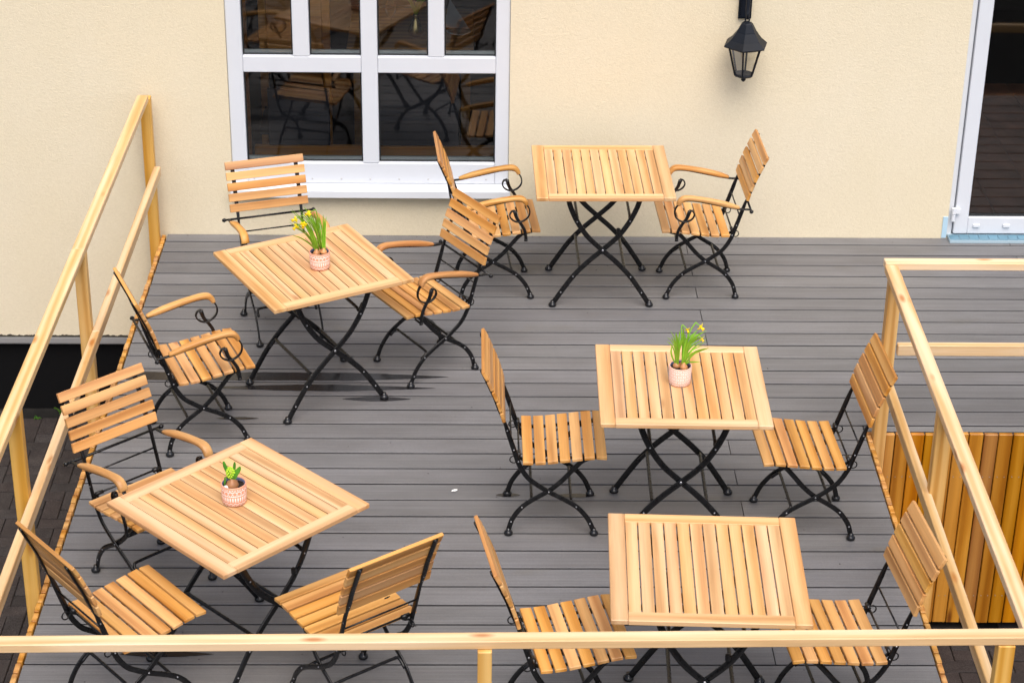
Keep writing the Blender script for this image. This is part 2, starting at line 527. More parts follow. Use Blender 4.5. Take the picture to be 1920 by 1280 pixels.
def lathe(prof, c=(0, 0, 0), seg=14, rot=0.0):
    v, f = [], []
    for r, z in prof:
        for k in range(seg):
            a = 2 * math.pi * k / seg + rot
            v.append((c[0] + r * math.cos(a), c[1] + r * math.sin(a), c[2] + z))
    for i in range(len(prof) - 1):
        for k in range(seg):
            k2 = (k + 1) % seg
            f.append((i * seg + k, i * seg + k2, (i + 1) * seg + k2, (i + 1) * seg + k))
    f.append(tuple(range(seg - 1, -1, -1))); f.append(tuple((len(prof) - 1) * seg + k for k in range(seg)))
    return v, f

def dome(c, ysign, r=0.005, h=0.003):
    """rivet head looking along +-Y"""
    v, f = [], []
    for (rr, hh) in ((r, 0), (r * 0.75, h * 0.7)):
        for k in range(7):
            a = 2 * math.pi * k / 7
            v.append((c[0] + rr * math.cos(a), c[1] + ysign * hh, c[2] + rr * math.sin(a)))
    v.append((c[0], c[1] + ysign * h, c[2]))
    for k in range(7):
        k2 = (k + 1) % 7
        q = (k, k2, 7 + k2, 7 + k)
        f.append(q if ysign < 0 else q[::-1])
        q = (7 + k, 7 + k2, 14)
        f.append(q if ysign < 0 else q[::-1])
    return v, f

def copy_tree(o, parent=None):
    c = o.copy(); COL.objects.link(c); c.parent = parent
    for ch in list(o.children): copy_tree(ch, c)
    return c

# ------------------------------------------------------------------ layout constants
YW = 0.110                      # face of the wall
SK = 0.0115                     # the side edges of the deck are not quite square to the boards
def exl(y): return -1.848 + SK * (y - 0.11)
def exr(y): return 2.086 + SK * (y - 0.11)
YSTEP = -2.312                  # front edge of the deck by the door
YFRONT = -5.46
GZ = -1.235                     # pavement level
PITCHB = 0.15

# ================================================================== THE SETTING
# pavement: sheet plus single pavers in a herringbone
gv, gf = gbox(-60, 60, -60, 40, GZ - 0.3, GZ - 0.012)
pavement = tag(mk('pavement', gv, gf, 'ground'), 'dark sand-jointed ground under the paving around the deck', None, None, 'structure')

paver_meshes = [bev_mesh('paver', 0.196, 0.096, 0.06, 0.004, 'paver', 0.0012) for _ in range(6)]
def camproj(p):
    d = Vector(p) - Vector((0.0, -11.8596, 5.42455))
    z = d.dot(fw)
    return 960 + 3992.37 * d.dot(rt) / z, 640 + 3992.37 * d.dot(dn) / z
spots = []
g = 0.1
for i in range(-60, 61):
    for j in range(-70, 10):
        # 90 degree herringbone: one horizontal and one vertical block per cell of a 4-step lattice
        k = (i - j) % 4
        if k == 0: spots.append((i * g + 0.1, j * g + 0.05, 0))
        elif k == 3: spots.append((i * g + 0.05, j * g + 0.1, 1))
near, far = [], []
for x, y, o in spots:
    left = -3.6 < x < exl(y) - 0.02 and -5.6 < y < 0.02
    right = exr(y) + 0.06 < x < 4.2 and -5.9 < y < YSTEP + 0.10
    front = -3.6 < x < 4.2 and -6.6 < y < YFRONT - 0.12
    if not (left or right or front): continue
    u, w = camproj((x, y, GZ))
    vis = -15 < u < 1935 and 700 < w < 1295 and not (front and not left and not right)
    if vis and right and camproj((x, y, GZ))[0] < 1700: vis = False
    (near if vis else far).append((x, y, o))
near.sort(key=lambda s: abs(camproj((s[0], s[1], GZ))[0] - 960))
far += near[295:]; near = near[:295]
for x, y, o in near:
    p = put('paver', random.choice(paver_meshes), pavement, (x, y, GZ - 0.03 + random.uniform(-0.003, 0.002)))
    p.rotation_euler = (random.uniform(-0.012, 0.012), random.uniform(-0.012, 0.012), (math.pi / 2 if o else 0) + random.uniform(-0.01, 0.01))
mb = MB()
for x, y, o in far:
    a, b = (0.048, 0.098) if o else (0.098, 0.048)
    z = GZ + random.uniform(-0.003, 0.002)
    mb.add(*gbox(x - a, x + a, y - b, y + b, z - 0.06, z))
pv = mb.build('distant_pavers', 'paver', pavement); pv['kind'] = 'stuff'

# deck: timber grid, coloured near black for gap shade, under separate composite boards
mb = MB()
mb.add(*gbox(-1.80, 6.3, YSTEP + 0.05, 0.10, -0.15, -0.055))
mb.add(*gbox(-1.86, 1.98, YFRONT + 0.04, YSTEP + 0.05, -0.15, -0.055))
for k in range(8):
    mb.add(*gbox(-1.7 + k * 0.5, -1.62 + k * 0.5, YFRONT + 0.1, 0.05, GZ - 0.01, -0.151))
deck = tag(mb.build('deck', 'dark_under'), 'raised terrace deck of grey ribbed composite boards', None, None, 'structure')

def board(x0, x1, y0, y1):
    L, w = (x1 - x0) / 2, (y1 - y0) / 2
    w1 = w - 0.012
    prof = [(-w, -0.0014), (-w + 0.0012, 0.0), (w - 0.0012, 0.0), (w, -0.0014), (w, -0.0036), (w1, -0.0048), (w1, -0.018), (w - 0.001, -0.019), (w - 0.001, -0.024),
            (-w + 0.001, -0.024), (-w + 0.001, -0.019), (-w1, -0.018), (-w1, -0.0048), (-w, -0.0036)]
    n = len(prof)
    v = [(-L, p[0], p[1] + 0.012) for p in prof] + [(L, p[0], p[1] + 0.012) for p in prof]
    f = [(i, i + n, (i + 1) % n + n, (i + 1) % n) for i in range(n)] + [tuple(range(n - 1, -1, -1))[::-1], tuple(range(n, 2 * n))[::-1]]
    o = mk('board', v, f, 'deck', deck)
    o.location = ((x0 + x1) / 2, (y0 + y1) / 2, -0.012 + random.uniform(-0.0008, 0.0006))
    return o
row = 0
y = YW - 0.004
while y > YFRONT + 0.03:
    ylo = -row * PITCHB
    a, b = ylo + 0.0063, (y if row == 0 else y - 0.0063)
    ym = (a + b) / 2
    xl = exl(ym) + 0.002
    if ym > YSTEP + 0.07:
        cuts = [xl] + ([1.335, 4.33] if row % 2 else [3.335]) + [6.3]
    elif ym > YSTEP - 0.02:
        cuts = [xl] + ([1.335] if row % 2 else []) + [exr(ym) - 0.006]
        board(exr(ym) + 0.002, 6.3, YSTEP + 0.004, b)
    else:
        cuts = [xl] + ([1.335] if row % 2 else []) + [exr(ym) - 0.006]
    for c0, c1 in zip(cuts[:-1], cuts[1:]):
        board(c0 + 0.0022, c1 - 0.0022, a, b)
    y = ylo
    row += 1

# ------------------------------------------------------------------ plank cladding round the deck edge
PW, PP, PH = 0.0715, 0.0765, 1.17
pl_meshes = [bev_mesh('plank', PH, PW - random.uniform(0, 0.0015), 0.024, 0.003, 'larch') for _ in range(5)]
pl_meshes_s = [bev_mesh('plank', PH, PW - 0.0048 - random.uniform(0, 0.0015), 0.024, 0.003, 'larch_lit_tops') for _ in range(5)]
def cladding(label, pts, nrm, meshes):
    c0 = pts[0]
    root = empty('plank_cladding', (c0[0], c0[1], GZ))
    tag(root, label, 'cladding', 'plank claddings round the deck edge')
    for (x, y) in pts:
        ax = (random.uniform(-0.002, 0.002), random.uniform(-0.002, 0.002), 1)
        put('plank', random.choice(meshes), root, (x - c0[0] + nrm[0] * random.uniform(-0.001, 0.001), y - c0[1], -PH / 2 + random.uniform(-0.003, 0.002) - GZ), ax, nrm)
    return root
cl = cladding('row of upright larch planks along the left deck edge by the black plinth', [(exl(0.06 - k * PP) - 0.018, 0.06 - k * PP) for k in range(72)], (-1, 0, 0), pl_meshes_s)
cr = cladding('row of upright larch planks along the right deck edge beside the right hand railing', [(exr(YSTEP - 0.07 - k * PP) + 0.012, YSTEP - 0.07 - k * PP) for k in range(40)], (1, 0, 0), pl_meshes_s)
cs = cladding('orange stained larch plank front below the deck by the door', [(exr(YSTEP) + 0.038 + k * PP, YSTEP - 0.016) for k in range(46)], (0, -1, 0), pl_meshes)
cf = cladding('upright larch planks along the front deck edge under the front rail', [(exl(YFRONT) + 0.03 + k * PP, YFRONT - 0.016) for k in range(51)], (0, -1, 0), pl_meshes_s)
nl = MB()
for k in range(46):
    for zz in (0.24, 0.98):
        for dx in (-0.018, 0.018): nl.add(*dome((k * PP + dx, -0.0128, zz), -1, 0.0032, 0.0012))
nl.build('nail_heads', 'rivet', cs, True)['kind'] = 'stuff'
mk('batten', *gbox(0.0, 3.6, 0.018, 0.06, 0.12, 0.20), 'dark_under', cs)

# ------------------------------------------------------------------ building
bld = empty('building', (0, YW, 0))
tag(bld, 'cream stucco building with white window and glazed door behind the terrace', 'building')
def bpart(name, v, f, mat, parent=None, smooth=False):
    """verts given in world coordinates; the building's origin lies at the wall face"""
    return mk(name, [(p[0], p[1] - YW, p[2]) for p in v], f, mat, parent or bld, smooth)
WX0, WX1, WZ0, WZ1 = -1.432, 0.244, 0.262, 2.05     # window opening
DX0, DX1, DZ1 = 2.957, 5.0, 2.15                    # door opening
TH = 0.34
mb = MB()
WT = 7.0
def wseg(x0, x1, z0, z1): mb.add(*gbox(x0, x1, YW, YW + TH, z0, z1))
wseg(-9, WX0, -0.714, WT); wseg(WX0, WX1, -0.714, WZ0); wseg(WX0, WX1, WZ1, WT)
wseg(WX1, DX0, -0.714, WT); wseg(DX0, DX1, DZ1, WT); wseg(DX0, DX1, -0.714, -0.004); wseg(DX1, 9, -0.714, WT)
bpart('wall', mb.v, mb.f, 'stucco')
mb = MB(); mb.add(*gbox(-9, 9, YW - 0.012, YW + 0.2, -0.752, -0.716))
mb.add(*gbox(-9, 9, YW + 0.004, YW + 0.2, -0.766, -0.753))
bpart('base_profile', mb.v, mb.f, 'alu')
bpart('plinth', *gbox(-9, 9, YW + 0.035, YW + TH, GZ - 0.2, -0.767), 'plinth')

# window
win = empty('window', (0, 0, 0), 0, bld)
FY0, FY1, GY = YW + 0.014, YW + 0.085, YW + 0.052
def wpart(name, x0, x1, y0, y1, z0, z1, mat, bev=0.004):
    me = bev_mesh(name, x1 - x0, y1 - y0, z1 - z0, bev, mat)
    return put(name, me, win, ((x0 + x1) / 2, (y0 + y1) / 2 - YW, (z0 + z1) / 2))
wpart('frame_stile', WX0 + 0.001, -1.339, FY0, FY1, WZ0 + 0.074, WZ1 - 0.001, 'pvc')
wpart('frame_stile', 0.160, WX1 - 0.001, FY0, FY1, WZ0 + 0.074, WZ1 - 0.001, 'pvc')
wpart('frame_rail', -1.338, 0.159, FY0 + 0.001, FY1, WZ0 + 0.074, 0.470, 'pvc')
wpart('frame_rail', -1.338, 0.159, FY0 + 0.001, FY1, WZ1 - 0.1, WZ1 - 0.001, 'pvc')
wpart('mullion', -0.638, -0.541, FY0 - 0.002, FY1 - 0.002, 0.472, WZ1 - 0.101, 'pvc')
wpart('transom', -1.338, -0.639, FY0, FY1 - 0.004, 1.047, 1.147, 'pvc')
wpart('transom', -0.540, 0.159, FY0, FY1 - 0.004, 1.047, 1.147, 'pvc')
wpart('glazing_bar', -1.040, -0.942, FY0 - 0.001, FY1 - 0.003, 1.148, WZ1 - 0.101, 'pvc')
wpart('glazing_bar', -0.241, -0.146, FY0 - 0.001, FY1 - 0.003, 1.148, WZ1 - 0.101, 'pvc')
panes = [(-1.338, -0.639, 0.471, 1.046), (-0.540, 0.159, 0.471, 1.046), (-1.338, -1.041, 1.148, 1.949), (-0.941, -0.639, 1.148, 1.949),
         (-0.540, -0.242, 1.148, 1.949), (-0.145, 0.159, 1.148, 1.949)]
for (x0, x1, z0, z1) in panes:
    p = mk('pane', [(x0, GY - YW, z0), (x1, GY - YW, z0), (x1, GY - YW, z1), (x0, GY - YW, z1)], [(0, 1, 2, 3)], 'glass', win)
    t = 0.008
    mb = MB()
    for q in ((x0, x1, z0, z0 + t), (x0, x1, z1 - t, z1), (x0, x0 + t, z0 + t, z1 - t), (x1 - t, x1, z0 + t, z1 - t)):
        mb.add(*gbox(q[0], q[1], GY - YW - 0.006, GY - YW - 0.001, q[2], q[3]))
    mb.build('gasket', 'gasket', win)
    mb = MB(); mb.add(*gbox(x0, x1, GY - YW + 0.006, GY - YW + 0.02, z0, z0 + 0.026))
    mb.build('spacer', 'spacer', win)
# sill: sloping sheet with a turned-down front edge and end caps
sv = [(-1.436, YW + 0.05, 0.339), (0.248, YW + 0.05, 0.339), (0.248, 0.040, 0.319), (-1.436, 0.040, 0.319),
      (-1.436, 0.040, 0.277), (0.248, 0.040, 0.277), (-1.436, 0.046, 0.277), (0.248, 0.046, 0.277), (-1.436, YW + 0.05, 0.327), (0.248, YW + 0.05, 0.327), (-1.436, 0.046, 0.309), (0.248, 0.046, 0.309)]
sf = [(0, 3, 2, 1), (3, 4, 5, 2), (4, 6, 7, 5), (6, 10, 11, 7), (10, 8, 9, 11), (0, 1, 9, 8), (0, 8, 10, 3), (3, 10, 6, 4), (1, 2, 11, 9), (2, 5, 7, 11)]
bpart('sill', sv, sf, 'pvc_bright', win)
for sx in (-1.440, 0.2485):
    bpart('sill_cap', *gbox(sx, sx + 0.005, 0.036, YW - 0.001, 0.274, 0.348), 'pvc_bright', win)
for k in range(9):
    xx = -1.30 + k * 0.176
    v, f = dome((xx, FY0 - YW + 0.001, 0.366), -1, 0.006, 0.004)
    mk('sill_screw', v, f, 'alu', win, True)

# door
door = empty('door', (0, 0, 0), 0, bld)
def dpart(name, x0, x1, y0, y1, z0, z1, mat, bev=0.004):
    me = bev_mesh(name, x1 - x0, y1 - y0, z1 - z0, bev, mat)
    return put(name, me, door, ((x0 + x1) / 2, (y0 + y1) / 2 - YW, (z0 + z1) / 2))
DY = YW + 0.012
dpart('door_frame', DX0 + 0.001, 2.992, DY + 0.008, DY + 0.08, 0.004, DZ1 - 0.04, 'pvc')
dpart('door_frame', DX0 + 0.001, DX1 - 0.001, DY + 0.008, DY + 0.08, DZ1 - 0.039, DZ1 - 0.001, 'pvc')
dpart('door_frame', 4.965, DX1 - 0.001, DY + 0.008, DY + 0.08, 0.004, DZ1 - 0.04, 'pvc')
dpart('leaf_stile', 2.997, 3.082, DY - 0.012, DY + 0.06, 0.030, DZ1 - 0.045, 'pvc')
dpart('leaf_rail', 3.083, 4.08, DY - 0.011, DY + 0.06, 0.030, 0.139, 'pvc')
dpart('leaf_rail', 3.083, 4.08, DY - 0.011, DY + 0.06, DZ1 - 0.14, DZ1 - 0.045, 'pvc')
dpart('leaf_stile', 4.081, 4.20, DY - 0.012, DY + 0.06, 0.030, DZ1 - 0.045, 'pvc')
dpart('leaf_stile', 4.205, 4.30, DY - 0.012, DY + 0.06, 0.030, DZ1 - 0.045, 'pvc')
dpart('leaf_rail', 4.301, 4.96, DY - 0.011, DY + 0.06, 0.030, 0.139, 'pvc')
for (x0, x1) in ((3.083, 4.08), (4.301, 4.96)):
    yy = DY + 0.03 - YW
    mk('pane', [(x0, yy, 0.139), (x1, yy, 0.139), (x1, yy, DZ1 - 0.141), (x0, yy, DZ1 - 0.141)], [(0, 1, 2, 3)], 'glass', door)
    mk('gasket', *gbox(x0, x1, yy - 0.02, yy - 0.002, 0.1395, 0.147), 'gasket', door)
# hinge of two barrels with a leaf flap, drain caps on the bottom rail
hz = [(2.968, 0.092, 0.128), (2.972, 0.130, 0.178)]
hg = MB()
hg.add(*lathe([(0.002, 0.0), (0.012, 0.001), (0.0125, 0.042), (0.002, 0.044)], (2.985, -0.012, 0.120), 10))
hg.add(*lathe([(0.002, 0.0), (0.013, 0.001), (0.0135, 0.040), (0.002, 0.042)], (2.985, -0.012, 0.166), 10))
hg.add(*gbox(2.986, 3.022, -0.022, -0.0005, 0.172, 0.204))
hg.build('hinge', 'pvc_bright', door)
for k in range(4):
    xx = 3.135 + k * 0.186
    me = bev_mesh('drain_cap', 0.042, 0.010, 0.022, 0.003, 'pvc_bright')
    put('drain_cap', me, door, (xx, -0.016 + 0.009, 0.088))
# tiled threshold lying on the deck
thr = empty('door_threshold', (0, 0, 0), 0, bld)
bpart('slab', *gbox(2.966, 4.99, 0.032, YW + 0.03, 0.0015, 0.020), 'grout', thr)
tm = bev_mesh('tile', 0.0575, 0.066, 0.006, 0.0008, 'tile_blue')
for k in range(33):
    put('tile', tm, thr, (2.998 + k * 0.0605, 0.0715 - YW, 0.0225))
bpart('film_strip', *gbox(2.926, 2.956, YW - 0.006, YW - 0.001, 0.004, 0.145), 'paint_blue', door)

# dim room behind the glass
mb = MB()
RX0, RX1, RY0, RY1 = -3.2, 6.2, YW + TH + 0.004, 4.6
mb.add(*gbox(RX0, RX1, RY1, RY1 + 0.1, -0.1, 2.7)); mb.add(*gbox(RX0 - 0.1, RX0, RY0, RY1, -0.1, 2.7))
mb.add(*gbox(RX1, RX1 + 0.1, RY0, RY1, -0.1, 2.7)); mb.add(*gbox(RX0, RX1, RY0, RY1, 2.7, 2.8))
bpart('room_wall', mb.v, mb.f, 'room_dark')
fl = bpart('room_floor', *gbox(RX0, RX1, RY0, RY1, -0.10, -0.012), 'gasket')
ftm = bev_mesh('floor_tile', 0.296, 0.296, 0.012, 0.002, 'tile_brown')
for i in range(7):
    for j in range(8):
        put('floor_tile', ftm, fl, (2.6 + i * 0.3, RY0 + 0.16 + j * 0.3 - YW, -0.006))

# ------------------------------------------------------------------ railings (square timber)
def beam(name, parent, p0, p1, w, h, mat='spruce'):
    """beam from p0 to p1, w = across, h = height"""
    p0, p1 = Vector(p0), Vector(p1)
    d = p1 - p0; L = d.length
    me = bev_mesh(name, L, w, h, 0.0035, mat)
    up = Vector((0, 0, 1)) if abs(d.normalized().z) < 0.9 else Vector((0, -1, 0))
    return put(name, me, parent, (p0 + p1) / 2, d, up)
ZT = 0.965          # top of the top rail
def post(parent, x, y, zt, wx=0.062, wy=0.055, zb=-0.95):
    me = bev_mesh('post', zt - zb, wx, wy, 0.003, 'spruce_post')
    o = put('post', me, parent, (x, y, (zt + zb) / 2), (0, 0, 1), (0, -1, 0))
    o.rotation_euler.rotate_axis('X', 0)
    return o
LX = lambda y: exl(y) - 0.032 - 0.032
rl = tag(empty('railing'), 'pale timber railing running from the wall along the left deck edge', 'railing', 'timber railings round the deck')
beam('top_rail', rl, (LX(-0.05), -0.05, ZT - 0.02), (LX(-2.2), -2.2, ZT - 0.02), 0.064, 0.040)
beam('top_rail', rl, (LX(-2.202), -2.202, ZT - 0.02), (LX(-5.44), -5.44, ZT - 0.02), 0.064, 0.040)
beam('mid_rail', rl, (LX(-0.03) + 0.054, -0.03, 0.475), (LX(-2.2) + 0.052, -2.2, 0.475), 0.040, 0.060)
beam('mid_rail', rl, (LX(-2.202) + 0.052, -2.202, 0.475), (LX(-5.44) + 0.052, -5.44, 0.475), 0.040, 0.060)
for yy in (0.03, -2.17, -3.79, -5.40): post(rl, LX(yy), yy, ZT - 0.042)

rr_ = tag(empty('railing'), 'pale timber railing sloping towards the camera along the right deck edge', 'railing', 'timber railings round the deck')
RX = lambda y: exr(y) + 0.038
beam('top_rail', rr_, (RX(-2.36), -2.345, ZT - 0.019), (RX(-5.5) + 0.004, -5.48, ZT - 0.019), 0.064, 0.040)
beam('mid_rail', rr_, (RX(-2.39) - 0.038, -2.38, 0.497), (RX(-5.5) - 0.036, -5.46, 0.497), 0.040, 0.060)
post(rr_, RX(-2.38) + 0.020, -2.375, ZT - 0.041, 0.064, 0.06)
for yy in (-3.77,): post(rr_, RX(yy) + 0.006, yy, ZT - 0.041, 0.070)
rb = tag(empty('railing'), 'pale timber railing crossing in front of the door side of the deck', 'railing', 'timber railings round the deck')
beam('top_rail', rb, (2.068, -2.312, ZT - 0.011), (6.1, -2.312, ZT - 0.011), 0.062, 0.040)
beam('mid_rail', rb, (2.168, -2.345, 0.497), (6.1, -2.345, 0.497), 0.040, 0.060)
post(rb, 4.1, -2.362, ZT - 0.033); post(rb, 6.0, -2.362, ZT - 0.033)
rf = tag(empty('railing'), 'pale timber rail crossing the foreground above the front deck edge', 'railing', 'timber railings round the deck')
beam('top_rail', rf, (-2.15, -5.548, ZT - 0.019), (2.45, -5.478, ZT - 0.019), 0.060, 0.036)
for xx in (0.066, 1.965, 2.13):
    post(rf, xx, -5.535 + 0.0152 * xx + (0.012 if xx > 1 else 0), ZT - 0.038, 0.052 if xx < 1 else 0.062, 0.052)

# ================================================================== FURNITURE
SL, SW, ST = 0.445, 0.048, 0.016
seat_meshes = [bev_mesh('seat_slat', SL, SW, ST, 0.0022, 'teak_chair')]
back_meshes = [bev_mesh('back_slat', SL, SW, ST, 0.0022, 'teak_chair'), bev_mesh('back_slat', SL, 0.0445, ST, 0.0022, 'teak_chair')]
FR = 0.18
def make_chair(arms):
    root = empty('armchair' if arms else 'chair')
    S = lambda s: s - 0.2
    # curves in side view
    seat = [(0.062, 0.421), (0.117, 0.420), (0.174, 0.423), (0.23, 0.430), (0.29, 0.437), (0.348, 0.445), (0.404, 0.450), (0.456, 0.448)]
    C = spline([(S(a), 0, b) for a, b in seat], 8)
    # arc length placement of seven slats
    pitch = 0.0572
    acc, pos, k = 0.0, [], 0
    target = SW / 2
    for i in range(len(C) - 1):
        d = (C[i + 1] - C[i]).length
        while acc + d >= target and len(pos) < 7:
            t = (target - acc) / d
            pos.append((C[i].lerp(C[i + 1], t), (C[i + 1] - C[i]).normalized())); target += pitch
        acc += d
    while len(pos) < 7:
        p, t = pos[-1]; pos.append((p + t * pitch, t))
    for p, t in pos:
        nrm = Vector((-t.z, 0, t.x))
        put('seat_slat', seat_meshes[0], root, p - nrm * (ST / 2), (0, 1, 0), nrm)
    back = [(-0.120, 0.893), (-0.099, 0.852), (-0.078, 0.802), (-0.055, 0.746), (-0.036, 0.690), (-0.015, 0.612)]
    Bk = spline([(S(a), 0, b) for a, b in back], 8)
    acc, pos, target = 0.0, [], (0.0445 if arms else SW) / 2
    for i in range(len(Bk) - 1):
        d = (Bk[i + 1] - Bk[i]).length
        while acc + d >= target and len(pos) < 5:
            t = (target - acc) / d
            pos.append((Bk[i].lerp(Bk[i + 1], t), (Bk[i + 1] - Bk[i]).normalized())); target += (0.0592 if arms else 0.0583)
        acc += d
    for p, t in pos:
        nrm = Vector((-t.z, 0, t.x))          # forward side
        if nrm.x < 0: nrm = -nrm
        put('back_slat', back_meshes[1 if arms else 0], root, p - nrm * (ST / 2), (0, 1, 0), nrm)
    # uprights that run on into the front legs
    off = 0.020
    up = [(-0.120 - off + 0.004, 0.880), (-0.099 - off, 0.842), (-0.078 - off, 0.792), (-0.055 - off, 0.738), (-0.036 - off, 0.682), (-0.026, 0.612), (-0.008, 0.555),
          (0.024, 0.452), (0.048, 0.378), (0.088, 0.312), (0.135, 0.272), (0.187, 0.236), (0.265, 0.192), (0.325, 0.150), (0.372, 0.092), (0.396, 0.040), (0.404, 0.014)]
    wn1 = [0.008] * 5 + [0.014, 0.022] + [0.0235] * 10
    wy1 = [0.022] * 5 + [0.016, 0.009] + [0.008] * 10
    lg = [(0.408, 0.424), (0.345, 0.402), (0.297, 0.351), (0.247, 0.291), (0.187, 0.236), (0.105, 0.182), (0.057, 0.140), (0.020, 0.085), (0.004, 0.035), (0.001, 0.014)]
    rail = [(0.036, 0.418), (0.075, 0.397), (0.14, 0.393), (0.22, 0.402), (0.32, 0.417), (0.40, 0.428), (0.425, 0.429)]
    riv = MB()
    for sg in (1, -1):
        v, f = flatbar([(S(a), b) for a, b in up], wn1, wy1, sg * FR, 4)
        mk('upright', v, f, 'black_metal', root, True)
        v, f = flatbar([(S(a), b) for a, b in lg], 0.0235, 0.008, sg * (FR - 0.0095), 4)
        mk('leg', v, f, 'black_metal', root, True)
        v, f = flatbar([(S(a), b) for a, b in rail], 0.016, 0.006, sg * (FR - 0.018), 3)
        mk('seat_rail', v, f, 'black_metal', root, True)
        for (a, b) in ((0.0, 0.0), (0.405, 0.0)):
            v, f = lathe([(0.013, 0.0), (0.0205, 0.004), (0.0215, 0.012), (0.017, 0.020), (0.010, 0.026), (0.009, 0.036)], (S(a), sg * FR, 0.0), 14)
            mk('foot', v, f, 'rubber', root, True)
        for (a, b) in ((0.187, 0.236), (0.02, 0.462), (0.042, 0.40), (0.318, 0.155), (0.385, 0.062), (-0.012, 0.565)):
            riv.add(*dome((S(a), sg * (FR + 0.0042), b), sg, 0.0042, 0.0026))
        for (a, b) in ((0.062, 0.146), (0.012, 0.066)):
            riv.add(*dome((S(a), sg * (FR - 0.0053), b), sg, 0.0042, 0.0026))
        for p, t in pos:
            for dd in (-0.012, 0.012):
                q = p + t * dd
                nrm = Vector((-t.z, 0, t.x)); nrm = nrm if nrm.x > 0 else -nrm
                c = q - nrm * (off + 0.0042)
                riv.add(*lathe([(0.0026, 0.0), (0.0018, 0.0016)], (c.x, sg * FR, c.z), 6))
        # ring at the seat hinge
        rg = [(S(0.020) + 0.0175 * math.cos(2 * math.pi * k / 14), sg * (FR - 0.012), 0.404 + 0.0185 * math.sin(2 * math.pi * k / 14)) for k in range(15)]
        v, f = tube(rg, 0.0030, 6, 1, False)
        mk('hinge_ring', v, f, 'black_metal', root, True)
    riv.build('rivets', 'rivet', root, True)['kind'] = 'stuff'
    # cross rungs with their ends turned down along the legs
    for (a, b, a2, b2) in ((0.103, 0.181, 0.068, 0.150), (0.298, 0.170, 0.330, 0.143)):
        y1 = FR - 0.016
        v, f = tube([(S(a2), y1, b2), (S(a), y1 - 0.004, b), (S(a) + (0.004 if a < 0.2 else -0.004), y1 - 0.035, b + 0.008), (S(a) + (0.004 if a < 0.2 else -0.004), 0, b + 0.008),
                     (S(a) + (0.004 if a < 0.2 else -0.004), -y1 + 0.035, b + 0.008), (S(a), -y1 + 0.004, b), (S(a2), -y1, b2)], 0.0074, 7, 4)
        mk('rung', v, f, 'black_metal', root, True)
    v, f = tube([(S(0.006), -FR, 0.520), (S(0.006), FR, 0.520)], 0.0042, 7, 1, False)
    mk('back_rod', v, f, 'black_metal', root, True)
    mb = MB()
    mb.add(*tube([(S(0.044), -FR + 0.004, 0.430), (S(0.044), FR - 0.004, 0.430)], 0.0048, 7, 1, False))
    for sg in (1, -1):
        mb.add(*tube([(S(0.044), sg * (FR - 0.045), 0.430), (S(0.044), sg * (FR - 0.008), 0.430)], 0.0095, 8, 1, False))
    mb.build('hinge_rod', 'black_metal', root, True)
    v, f = tube([(S(0.26), FR - 0.02, 0.402), (S(0.13), 0.0, 0.378), (S(0.26), -FR + 0.02, 0.402)], 0.004, 6, 1, False)
    mk('seat_brace', v, f, 'black_metal', root, True)
    if arms:
        AW = 0.226
        mb = MB()
        mb.add(*tube([(S(-0.048), -0.258, 0.578), (S(-0.048), 0.258, 0.578)], 0.0065, 8, 1, False))
        for sg in (1, -1):
            mb.add(*tube([(S(-0.048), sg * 0.246, 0.578), (S(-0.048), sg * 0.256, 0.578), (S(-0.048), sg * 0.266, 0.578)], [0.008, 0.0125, 0.007], 9, 2))
        mb.build('arm_rod', 'black_metal', root, True)
        for sg in (1, -1):
            top = [(0.018, 0.594), (0.060, 0.605), (0.111, 0.619), (0.193, 0.638), (0.262, 0.650), (0.312, 0.655), (0.342, 0.650), (0.360, 0.633), (0.367, 0.617)]
            v, f = flatbar([(S(a), b - 0.003) for a, b in top], [0.014, 0.025, 0.029, 0.027, 0.025, 0.027, 0.029, 0.028, 0.024], [0.026, 0.036, 0.040, 0.040, 0.041, 0.043, 0.044, 0.044, 0.043], sg * AW, 4, True)
            o = mk('armrest', v, f, 'teak_chair', root, True)
            strip = [(-0.050, 0.578), (0.018, 0.583), (0.111, 0.601), (0.193, 0.619), (0.262, 0.633), (0.312, 0.637), (0.345, 0.630), (0.374, 0.603), (0.386, 0.570), (0.379, 0.537), (0.352, 0.512),
                     (0.318, 0.505), (0.287, 0.520), (0.273, 0.546), (0.282, 0.570), (0.302, 0.577)]
            v, f = flatbar([(S(a), b) for a, b in strip], 0.0075, [0.018] * 8 + [0.016] * 8, sg * AW, 4)
            mk('arm_scroll', v, f, 'black_metal', root, True)
            pst = [(0.300, 0.572), (0.314, 0.528), (0.338, 0.492), (0.358, 0.455), (0.366, 0.415), (0.367, 0.386)]
            v, f = flatbar([(S(a), b) for a, b in pst], [0.022, 0.018, 0.017, 0.017, 0.017, 0.020], [0.015, 0.013, 0.012, 0.010, 0.009, 0.009], [sg * AW, sg * AW, sg * AW, sg * 0.229, sg * 0.2285, sg * 0.2285], 4)
            mk('arm_post', v, f, 'black_metal', root, True)
            v, f = tube([(S(0.367), sg * 0.17, 0.392), (S(0.367), sg * 0.236, 0.392)], 0.006, 7, 1, False)
            mk('arm_bolt', v, f, 'black_metal', root, True)
    return root

